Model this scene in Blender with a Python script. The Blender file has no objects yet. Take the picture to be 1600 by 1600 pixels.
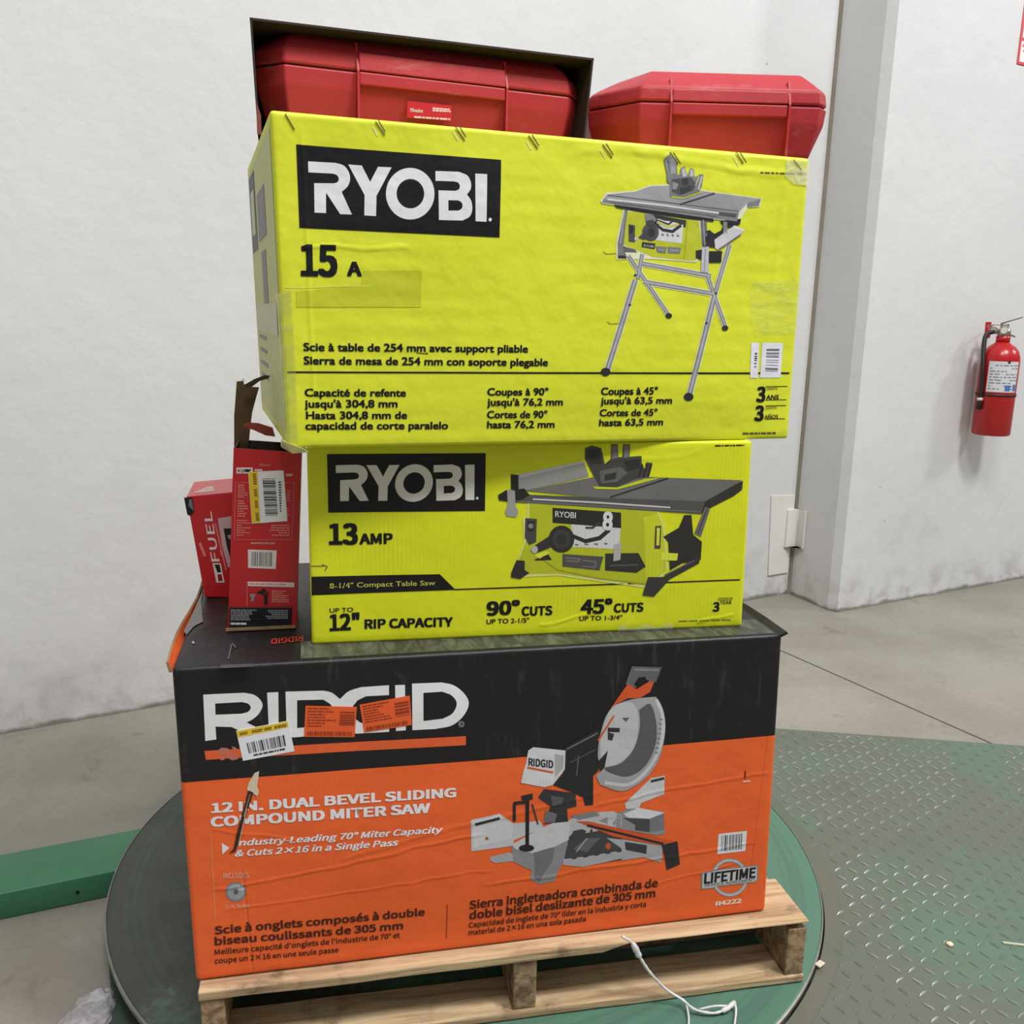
import bpy, bmesh, math, random
from mathutils import Vector, Matrix, noise as mnoise
from mathutils.geometry import tessellate_polygon

random.seed(7)
SC = bpy.context.scene
COL = SC.collection
PI = math.pi

# ------------------------------------------------------------------ camera
F_PX, C_PX, PITCH, ROLL, CAM_H = 1429.0, 800.0, math.radians(12.09), math.radians(-1.34), 1.274
FWD = Vector((0, math.cos(PITCH), -math.sin(PITCH)))
_r = Vector((1, 0, 0)); _d = Vector((0, -math.sin(PITCH), -math.cos(PITCH)))
RGT = _r * math.cos(ROLL) + _d * math.sin(ROLL)
DWN = _d * math.cos(ROLL) - _r * math.sin(ROLL)
EYE = Vector((0, 0, CAM_H))
cam_d = bpy.data.cameras.new('camera'); cam = bpy.data.objects.new('camera', cam_d); COL.objects.link(cam)
cam_d.sensor_width = 36; cam_d.lens = 36 * F_PX / 1600; cam_d.clip_start = 0.05; cam_d.clip_end = 60
cam.matrix_world = Matrix(((RGT.x, -DWN.x, -FWD.x, EYE.x), (RGT.y, -DWN.y, -FWD.y, EYE.y),
                           (RGT.z, -DWN.z, -FWD.z, EYE.z), (0, 0, 0, 1)))
SC.camera = cam

# ------------------------------------------------------------------ light
SC.view_settings.view_transform = 'Standard'; SC.view_settings.look = 'None'
SC.view_settings.exposure = 0.0; SC.view_settings.gamma = 1.0
W = bpy.data.worlds.new('hall_air'); SC.world = W; W.use_nodes = True
_wn = W.node_tree.nodes; _wl = W.node_tree.links; _bg = _wn['Background']
_bg.inputs[0].default_value = (0.985, 0.99, 1.0, 1)
# a lit roof overhead, dimmer far walls at eye level
_tc = _wn.new('ShaderNodeTexCoord'); _sx = _wn.new('ShaderNodeSeparateXYZ'); _wl.new(_tc.outputs['Generated'], _sx.inputs[0])
_mr = _wn.new('ShaderNodeMapRange'); _mr.interpolation_type = 'SMOOTHSTEP'; _wl.new(_sx.outputs[2], _mr.inputs[0])
for _k, _v in ((1, -0.1), (2, 0.65), (3, 0.14), (4, 0.46)): _mr.inputs[_k].default_value = _v
_wl.new(_mr.outputs[0], _bg.inputs[1])

def area_light(name, loc, target, size, power, size_y=None, color=(1, 0.995, 0.99)):
    d = bpy.data.lights.new(name, 'AREA'); d.energy = power; d.color = color; d.size = size
    if size_y: d.shape = 'RECTANGLE'; d.size_y = size_y
    o = bpy.data.objects.new(name, d); COL.objects.link(o); o.location = loc
    o.rotation_euler = (Vector(target) - Vector(loc)).to_track_quat('-Z', 'Y').to_euler()
    return o
area_light('high_bay_lamp', (8.8, 3.4, 5.6), (0.8, 3.0, 0.6), 0.8, 165, 0.8)
area_light('high_bay_lamp', (3.4, 0.0, 6.6), (0.2, 2.2, 0.6), 1.2, 330, 1.2)
area_light('high_bay_lamp', (0.6, -1.0, 6.8), (0.0, 2.2, 0.8), 1.6, 210, 1.2)

# ------------------------------------------------------------------ pixel rays, planes
def ray(x, y): return RGT * ((x - 800) / F_PX) + DWN * ((y - C_PX) / F_PX) + FWD
def onz(x, y, z):
    d = ray(x, y); return EYE + d * ((z - EYE.z) / d.z)

class Plane:
    """A flat face standing in the hall: origin, u (along), v (up), n (out)."""
    def __init__(self, o, u, v):
        self.o = Vector(o); self.u = Vector(u).normalized(); self.v = Vector(v).normalized(); self.n = self.u.cross(self.v)
    def hit(self, x, y):
        d = ray(x, y); return EYE + d * ((self.o - EYE).dot(self.n) / d.dot(self.n))
    def at(self, x, y):
        p = self.hit(x, y) - self.o; return (p.dot(self.u), p.dot(self.v))
    def p(self, a, b, h=0.0): return self.o + self.u * a + self.v * b + self.n * h
    def off(self, h): return Plane(self.o + self.n * h, self.u, self.v)

def yaw_plane(o, deg):
    t = math.radians(deg); return Plane(o, (math.cos(t), math.sin(t), 0), (0, 0, 1))

# ------------------------------------------------------------------ materials
def lin(c):
    c = c / 255.0
    return c / 12.92 if c <= 0.04045 else ((c + 0.055) / 1.055) ** 2.4
def rgb(c): return (lin(c[0]), lin(c[1]), lin(c[2]), 1)

class NT:
    def __init__(self, nt): self.nt = nt; self.L = nt.links
    def n(self, t, **kw):
        o = self.nt.nodes.new(t)
        for k, v in kw.items(): setattr(o, k, v)
        return o
    def put(self, sock, v):
        if isinstance(v, bpy.types.NodeSocket): self.L.new(v, sock)
        else: sock.default_value = v
    def m(self, op, a, b=0.0, c=0.0, clamp=False):
        o = self.n('ShaderNodeMath', operation=op); o.use_clamp = clamp
        self.put(o.inputs[0], a); self.put(o.inputs[1], b); self.put(o.inputs[2], c)
        return o.outputs[0]
    def noise(self, vec, scale, detail=3, rough=0.55, dist=0.0):
        o = self.n('ShaderNodeTexNoise'); o.inputs['Scale'].default_value = scale; o.inputs['Detail'].default_value = detail
        o.inputs['Roughness'].default_value = rough; o.inputs['Distortion'].default_value = dist
        if vec is not None: self.L.new(vec, o.inputs['Vector'])
        return o.outputs['Fac']
    def ramp(self, v, a, b, lo=0.0, hi=1.0):
        o = self.n('ShaderNodeMapRange'); o.interpolation_type = 'SMOOTHSTEP'; self.put(o.inputs[0], v)
        o.inputs[1].default_value = a; o.inputs[2].default_value = b; o.inputs[3].default_value = lo; o.inputs[4].default_value = hi
        return o.outputs[0]
    def mix(self, f, a, b, blend='MIX'):
        o = self.n('ShaderNodeMix', data_type='RGBA', blend_type=blend)
        self.put(o.inputs[0], f); self.put(o.inputs[6], a); self.put(o.inputs[7], b); return o.outputs[2]
    def scale(self, vec, s):
        o = self.n('ShaderNodeVectorMath', operation='MULTIPLY'); self.L.new(vec, o.inputs[0]); o.inputs[1].default_value = s
        return o.outputs[0]
    def obj(self): return self.n('ShaderNodeTexCoord').outputs['Object']

MATS = {}
def new_mat(name):
    m = bpy.data.materials.new(name); m.use_nodes = True
    t = NT(m.node_tree); b = m.node_tree.nodes['Principled BSDF']
    return m, t, b

def crease_group(name, creases, flute=None, dents=0.0006):
    """Height field of a carton's paper: a few long creases, soft dents, faint fluting."""
    g = bpy.data.node_groups.new(name, 'ShaderNodeTree')
    g.interface.new_socket('Height', in_out='OUTPUT', socket_type='NodeSocketFloat')
    t = NT(g); out = t.n('NodeGroupOutput'); v = t.obj()
    sep = t.n('ShaderNodeSeparateXYZ'); t.L.new(v, sep.inputs[0])
    wob = t.m('MULTIPLY', t.m('SUBTRACT', t.noise(v, 7, 2), 0.5), 0.03)
    x = sep.outputs[0]; z = t.m('ADD', sep.outputs[2], wob)
    tot = t.m('MULTIPLY', t.noise(v, 14, 3), dents * 6)
    tot = t.m('ADD', tot, t.m('MULTIPLY', t.noise(v, 90, 2), dents * 0.25))
    for (x0, z0, x1, z1, w, h) in creases:
        L = math.hypot(x1 - x0, z1 - z0); dx, dz = (x1 - x0) / L, (z1 - z0) / L
        rx = t.m('SUBTRACT', x, x0); rz = t.m('SUBTRACT', z, z0)
        dist = t.m('ABSOLUTE', t.m('SUBTRACT', t.m('MULTIPLY', rx, -dz), t.m('MULTIPLY', rz, -dx)))
        al = t.m('ADD', t.m('MULTIPLY', rx, dx), t.m('MULTIPLY', rz, dz))
        mk = t.m('MULTIPLY', t.ramp(al, 0, 0.1 * L), t.ramp(al, 0.9 * L, L, 1, 0))
        pk = t.ramp(dist, 0, w, h, 0)
        tot = t.m('ADD', tot, t.m('MULTIPLY', t.m('MULTIPLY', pk, mk), 0.36))
    if flute:
        axis, pitch, hh = flute
        s = sep.outputs[0] if axis == 'x' else sep.outputs[2]
        wv = t.m('SINE', t.m('MULTIPLY', s, 2 * PI / pitch))
        patch = t.ramp(t.noise(v, 5, 2), 0.45, 0.7)
        tot = t.m('ADD', tot, t.m('MULTIPLY', t.m('MULTIPLY', wv, patch), hh))
    t.L.new(tot, out.inputs[0])
    return g

def paper(name, c, group=None, rough=0.5, spec=0.4, var=0.10, scuff=None, scuff_amt=0.0, scuff_scale=(3, 3, 9)):
    if name in MATS: return MATS[name]
    m, t, b = new_mat(name); v = t.obj()
    c = rgb(c)
    f = t.noise(v, 6, 4)
    colr = t.mix(t.ramp(f, 0.3, 0.7, 0, var), c, tuple(x * 0.72 for x in c[:3]) + (1,))
    if scuff:
        s = t.noise(t.scale(v, scuff_scale), 4.0, 6, 0.68, 0.3)
        colr = t.mix(t.m('MULTIPLY', t.ramp(s, 0.56, 0.72), scuff_amt), colr, rgb(scuff))
    t.L.new(colr, b.inputs['Base Color'])
    b.inputs['Roughness'].default_value = rough; b.inputs['Specular IOR Level'].default_value = spec
    if group:
        gn = t.n('ShaderNodeGroup'); gn.node_tree = group
        bp = t.n('ShaderNodeBump'); bp.inputs['Distance'].default_value = 1.0; bp.inputs['Strength'].default_value = 1.0
        t.L.new(gn.outputs[0], bp.inputs['Height']); t.L.new(bp.outputs[0], b.inputs['Normal'])
    MATS[name] = m; return m

def plain(name, c, rough=0.5, spec=0.5, metal=0.0, nscale=0, bump=0.0, var=0.0):
    if name in MATS: return MATS[name]
    m, t, b = new_mat(name); c = rgb(c); v = t.obj()
    if var:
        t.L.new(t.mix(t.ramp(t.noise(v, nscale or 8, 4), 0.3, 0.7, 0, 1), c, tuple(x * (1 - var) for x in c[:3]) + (1,)), b.inputs['Base Color'])
    else: b.inputs['Base Color'].default_value = c
    b.inputs['Roughness'].default_value = rough; b.inputs['Specular IOR Level'].default_value = spec; b.inputs['Metallic'].default_value = metal
    if bump:
        bp = t.n('ShaderNodeBump'); bp.inputs['Distance'].default_value = bump
        t.L.new(t.noise(v, (nscale or 8) * 6, 3), bp.inputs['Height']); t.L.new(bp.outputs[0], b.inputs['Normal'])
    MATS[name] = m; return m

def film(name, c, alpha, rough=0.12, bump=0.002, scale=40, stretch=(1, 1, 1)):
    if name in MATS: return MATS[name]
    m, t, b = new_mat(name); v = t.scale(t.obj(), stretch)
    b.inputs['Base Color'].default_value = rgb(c); b.inputs['Roughness'].default_value = rough
    n1 = t.noise(v, scale, 4, 0.6, 0.8)
    t.L.new(t.ramp(n1, 0.35, 0.75, alpha * 0.55, min(1, alpha * 1.7)), b.inputs['Alpha'])
    bp = t.n('ShaderNodeBump'); bp.inputs['Distance'].default_value = bump
    t.L.new(n1, bp.inputs['Height']); t.L.new(bp.outputs[0], b.inputs['Normal'])
    MATS[name] = m; return m

def wood(name, c1, c2, grain=(2.2, 30, 60), stain=0.5):
    if name in MATS: return MATS[name]
    m, t, b = new_mat(name); v = t.obj()
    g = t.noise(t.scale(v, grain), 1.6, 6, 0.65, 0.6)
    colr = t.mix(t.ramp(g, 0.35, 0.68), rgb(c1), rgb(c2))
    st = t.noise(v, 7, 5, 0.65)
    colr = t.mix(t.m('MULTIPLY', t.ramp(st, 0.55, 0.72), stain), colr, rgb((70, 52, 45)))
    t.L.new(colr, b.inputs['Base Color']); b.inputs['Roughness'].default_value = 0.85; b.inputs['Specular IOR Level'].default_value = 0.2
    bp = t.n('ShaderNodeBump'); bp.inputs['Distance'].default_value = 0.003
    t.L.new(g, bp.inputs['Height']); t.L.new(bp.outputs[0], b.inputs['Normal'])
    MATS[name] = m; return m

def wall_mat():
    m, t, b = new_mat('painted_concrete_panel')
    geo = t.n('ShaderNodeNewGeometry'); v = geo.outputs['Position']
    sep = t.n('ShaderNodeSeparateXYZ'); t.L.new(v, sep.inputs[0])
    colr = t.mix(t.ramp(t.noise(v, 1.1, 4), 0.3, 0.7), rgb((213, 213, 213)), rgb((206, 206, 206)))
    # horizontal rub marks
    rub = t.noise(t.scale(v, (0.7, 0.7, 22)), 1.7, 4, 0.6)
    colr = t.mix(t.m('MULTIPLY', t.ramp(rub, 0.66, 0.82), 0.12), colr, rgb((170, 164, 158)))
    # grime, more of it close to the ground
    low = t.ramp(sep.outputs[2], -0.08, 0.75, 1, 0)
    low2 = t.ramp(sep.outputs[2], -0.08, 0.16, 1, 0)
    sm = t.ramp(t.noise(v, 3.0, 6, 0.62, 0.4), 0.50, 0.78)
    colr = t.mix(t.m('MULTIPLY', t.m('MULTIPLY', sm, low), 0.34), colr, rgb((150, 143, 132)))
    sm2 = t.ramp(t.noise(v, 9.0, 5, 0.65), 0.40, 0.70)
    colr = t.mix(t.m('MULTIPLY', t.m('MULTIPLY', sm2, low2), 0.45), colr, rgb((120, 110, 96)))
    foot = t.m('MULTIPLY', t.ramp(t.m('ADD', sep.outputs[2], t.m('MULTIPLY', t.m('SUBTRACT', t.noise(v, 12, 4), 0.5), 0.05)), -0.075, -0.055, 1, 0), 0.75)
    colr = t.mix(foot, colr, rgb((96, 86, 72)))
    # chips and specks
    vo = t.n('ShaderNodeTexVoronoi'); vo.inputs['Scale'].default_value = 5.5; t.L.new(v, vo.inputs['Vector'])
    rnd = t.n('ShaderNodeSeparateColor'); t.L.new(vo.outputs['Color'], rnd.inputs[0])
    spk = t.m('MULTIPLY', t.ramp(vo.outputs['Distance'], 0.02, 0.05, 1, 0), t.m('GREATER_THAN', rnd.outputs[0], 0.55))
    colr = t.mix(t.m('MULTIPLY', spk, 0.55), colr, rgb((128, 124, 120)))
    t.L.new(colr, b.inputs['Base Color']); b.inputs['Roughness'].default_value = 0.6; b.inputs['Specular IOR Level'].default_value = 0.3
    bp = t.n('ShaderNodeBump'); bp.inputs['Distance'].default_value = 0.004
    t.L.new(t.noise(v, 10, 5), bp.inputs['Height']); t.L.new(bp.outputs[0], b.inputs['Normal'])
    return m

def floor_mat():
    m, t, b = new_mat('worn_concrete')
    geo = t.n('ShaderNodeNewGeometry'); v = geo.outputs['Position']
    colr = t.mix(t.ramp(t.noise(v, 1.6, 6, 0.6), 0.32, 0.7), rgb((154, 150, 139)), rgb((136, 131, 120)))
    colr = t.mix(t.m('MULTIPLY', t.ramp(t.noise(v, 60, 3, 0.7), 0.45, 0.75), 0.35), colr, rgb((125, 118, 108)))
    st = t.ramp(t.noise(v, 4.2, 7, 0.66, 0.7), 0.58, 0.72)
    colr = t.mix(t.m('MULTIPLY', st, 0.55), colr, rgb((112, 103, 92)))
    vo = t.n('ShaderNodeTexVoronoi'); vo.inputs['Scale'].default_value = 4.0; t.L.new(t.scale(v, (1, 2.2, 1)), vo.inputs['Vector'])
    rnd = t.n('ShaderNodeSeparateColor'); t.L.new(vo.outputs['Color'], rnd.inputs[0])
    spk = t.m('MULTIPLY', t.ramp(vo.outputs['Distance'], 0.03, 0.09, 1, 0), t.m('GREATER_THAN', rnd.outputs[0], 0.72))
    colr = t.mix(t.m('MULTIPLY', spk, 0.55), colr, rgb((98, 90, 82)))
    t.L.new(colr, b.inputs['Base Color'])
    t.L.new(t.ramp(t.noise(v, 5, 4), 0.3, 0.7, 0.45, 0.75), b.inputs['Roughness']); b.inputs['Specular IOR Level'].default_value = 0.3
    bp = t.n('ShaderNodeBump'); bp.inputs['Distance'].default_value = 0.002
    t.L.new(t.noise(v, 40, 4), bp.inputs['Height']); t.L.new(bp.outputs[0], b.inputs['Normal'])
    return m

def worn_green(name, c_paint, c_worn, centre, worn_lo, worn_hi, rough=0.5, streak=True, side=0.0):
    """Green machine paint rubbed through to dull steel."""
    m, t, b = new_mat(name)
    geo = t.n('ShaderNodeNewGeometry'); v = geo.outputs['Position']
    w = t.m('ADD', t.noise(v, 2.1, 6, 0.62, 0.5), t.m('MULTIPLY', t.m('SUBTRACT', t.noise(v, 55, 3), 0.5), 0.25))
    if side:      # paints the stack's shade over the left half, through the wear mix
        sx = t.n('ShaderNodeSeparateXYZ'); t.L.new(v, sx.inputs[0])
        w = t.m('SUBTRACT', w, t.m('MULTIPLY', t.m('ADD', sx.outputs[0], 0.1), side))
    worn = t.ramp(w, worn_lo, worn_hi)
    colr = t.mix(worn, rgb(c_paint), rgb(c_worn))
    if streak:
        # turning scratches around the centre
        vm = t.n('ShaderNodeVectorMath', operation='DISTANCE'); t.L.new(v, vm.inputs[0]); vm.inputs[1].default_value = centre
        comb = t.n('ShaderNodeCombineXYZ'); t.L.new(t.m('MULTIPLY', vm.outputs['Value'], 70), comb.inputs[0])
        t.L.new(t.m('MULTIPLY', t.noise(v, 1.5, 2), 3.0), comb.inputs[1])
        s = t.ramp(t.noise(comb.outputs[0], 1.0, 3, 0.6), 0.42, 0.72)
        colr = t.mix(t.m('MULTIPLY', s, 0.45), colr, rgb((72, 92, 82)))
    dk = t.ramp(t.noise(v, 3.4, 5, 0.6, 0.6), 0.58, 0.75)
    colr = t.mix(t.m('MULTIPLY', dk, 0.35), colr, rgb((78, 78, 74)))
    t.L.new(colr, b.inputs['Base Color'])
    t.L.new(t.ramp(t.noise(v, 12, 4), 0.3, 0.7, rough - 0.1, rough + 0.12), b.inputs['Roughness'])
    b.inputs['Specular IOR Level'].default_value = 0.35
    return m

# ------------------------------------------------------------------ object helpers
def link(name, bm, mats, parent=None, smooth=False, loc=None):
    me = bpy.data.meshes.new(name); bm.to_mesh(me); bm.free()
    for m in (mats if isinstance(mats, (list, tuple)) else [mats]): me.materials.append(m)
    if smooth:
        for p in me.polygons: p.use_smooth = True
    o = bpy.data.objects.new(name, me); COL.objects.link(o)
    if parent: o.parent = parent
    if loc: o.location = loc
    return o
def tag(o, label, cat, group=None):
    o['label'] = label; o['category'] = cat
    if group: o['group'] = group
    return o
def struct(o): o['kind'] = 'structure'; return o
def thing(name, label, cat, loc=(0, 0, 0), yaw=0.0, group=None):
    o = bpy.data.objects.new(name, None); COL.objects.link(o); o.location = loc; o.rotation_euler = (0, 0, yaw)
    o.empty_display_size = 0.1
    return tag(o, label, cat, group)

def bm_hull_box(bm, cs, mi=0):
    """cs: 8 corners, bottom loop then top loop (both counter-clockwise seen from above)."""
    vs = [bm.verts.new(c) for c in cs]
    fs = [(3, 2, 1, 0), (4, 5, 6, 7), (0, 1, 5, 4), (1, 2, 6, 5), (2, 3, 7, 6), (3, 0, 4, 7)]
    out = []
    for f in fs:
        fc = bm.faces.new([vs[i] for i in f]); fc.material_index = mi; out.append(fc)
    return vs, out
def bm_box(bm, x0, x1, y0, y1, z0, z1, mi=0):
    return bm_hull_box(bm, [(x0, y0, z0), (x1, y0, z0), (x1, y1, z0), (x0, y1, z0), (x0, y0, z1), (x1, y0, z1), (x1, y1, z1), (x0, y1, z1)], mi)
def bevel_all(bm, w, seg=2):
    bmesh.ops.bevel(bm, geom=list(bm.edges), offset=w, segments=seg, profile=0.5, affect='EDGES', clamp_overlap=True)
def prism(bm, pts, n, h, mi=0):
    """pts: planar 3-D loop, extruded by h along n."""
    n = Vector(n); a = [bm.verts.new(p) for p in pts]; b = [bm.verts.new(Vector(p) + n * h) for p in pts]
    k = len(pts); fs = [bm.faces.new(a[::-1]), bm.faces.new(b)]
    for i in range(k): fs.append(bm.faces.new((a[i], a[(i + 1) % k], b[(i + 1) % k], b[i])))
    for f in fs: f.material_index = mi
    bmesh.ops.recalc_face_normals(bm, faces=fs)
def tube(bm, pts, r, seg=10, mi=0):
    pts = [Vector(p) for p in pts]; rs = r if isinstance(r, (list, tuple)) else [r] * len(pts); rings = []
    up = Vector((0.13, 0.21, 0.97))
    for i, p in enumerate(pts):
        d = (pts[min(i + 1, len(pts) - 1)] - pts[max(i - 1, 0)]).normalized()
        s = d.cross(up)
        if s.length < 1e-3: s = d.cross(Vector((1, 0, 0)))
        s.normalize(); q = s.cross(d)
        rings.append([bm.verts.new(p + (s * math.cos(2 * PI * k / seg) + q * math.sin(2 * PI * k / seg)) * rs[i]) for k in range(seg)])
    for a, b in zip(rings, rings[1:]):
        for k in range(seg): bm.faces.new((a[k], a[(k + 1) % seg], b[(k + 1) % seg], b[k])).material_index = mi
    bm.faces.new(rings[0][::-1]).material_index = mi; bm.faces.new(rings[-1]).material_index = mi
def lathe(bm, prof, c, seg=32, mi=0):
    c = Vector(c); rings = []
    for r, z in prof: rings.append([bm.verts.new(c + Vector((r * math.cos(2 * PI * k / seg), r * math.sin(2 * PI * k / seg), z))) for k in range(seg)])
    for a, b in zip(rings, rings[1:]):
        for k in range(seg): bm.faces.new((a[k], a[(k + 1) % seg], b[(k + 1) % seg], b[k])).material_index = mi
    bm.faces.new(rings[0][::-1]).material_index = mi; bm.faces.new(rings[-1]).material_index = mi
def spline(pts, n=8):
    pts = [Vector(p) for p in pts]; out = []
    P = [pts[0] * 2 - pts[1]] + pts + [pts[-1] * 2 - pts[-2]]
    for i in range(1, len(P) - 2):
        for k in range(n):
            t = k / n
            out.append(0.5 * ((2 * P[i]) + (P[i + 1] - P[i - 1]) * t + (2 * P[i - 1] - 5 * P[i] + 4 * P[i + 1] - P[i + 2]) * t * t + (3 * P[i] - P[i - 1] - 3 * P[i + 1] + P[i + 2]) * t ** 3))
    return out + [pts[-1]]

# ------------------------------------------------------------------ printing on faces
_txt = {}
try:        # Blender's own interface face, for the grotesque lettering
    import os
    GROT = bpy.data.fonts.load(os.path.join(bpy.utils.resource_path('LOCAL'), 'datafiles', 'fonts', 'Noto Sans CJK Regular.woff2'))
except Exception:
    GROT = None
def text_tris(s, bold, shear, grot=False):
    k = (s, bold, shear, grot)
    if k in _txt: return _txt[k]
    c = bpy.data.curves.new('lettering', 'FONT'); c.body = s; c.shear = shear; c.resolution_u = 3; c.fill_mode = 'FRONT'
    if grot and GROT: c.font = GROT
    o = bpy.data.objects.new('lettering', c); COL.objects.link(o)
    dg = bpy.context.evaluated_depsgraph_get(); me = bpy.data.meshes.new_from_object(o.evaluated_get(dg)); me.calc_loop_triangles()
    vs = [(v.co.x, v.co.y) for v in me.vertices]; ts = [tuple(t.vertices) for t in me.loop_triangles]
    bpy.data.objects.remove(o); bpy.data.curves.remove(c); bpy.data.meshes.remove(me)
    if bold:        # heavier weight: the letter struck four times, a hair apart
        n = len(vs); b = (0.066 if bold >= 0.06 else min(bold, 0.055)) * CAPS[True] if grot else bold * 0.8
        sh = [(i, j) for i in (-1, 0, 1) for j in (-1, 0, 1)] if bold >= 0.06 else [(-1, -1), (1, -1), (-1, 1), (1, 1)]
        vs = [(x + dx * b, y + dy * b * 0.7) for dx, dy in sh for x, y in vs]
        ts = [tuple(i + q * n for i in t) for q in range(len(sh)) for t in ts]
    _txt[k] = (vs, ts); return _txt[k]
CAPS = {g: max(v[1] for v in text_tris('H', 0, 0, g)[0]) for g in (False, True)}; CAP = CAPS[False]

def cs(pts, n=6): return [(v.x, v.y) for v in spline([(x, y, 0) for x, y in pts], n)]

class Zoom:
    """Converts coordinates read in an enlarged crop back to the photograph."""
    def __init__(self, ox, oy, s): self.ox, self.oy, self.s = ox, oy, s
    def __call__(self, pts): return [(self.ox + x / self.s, self.oy + y / self.s) for x, y in pts]

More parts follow.
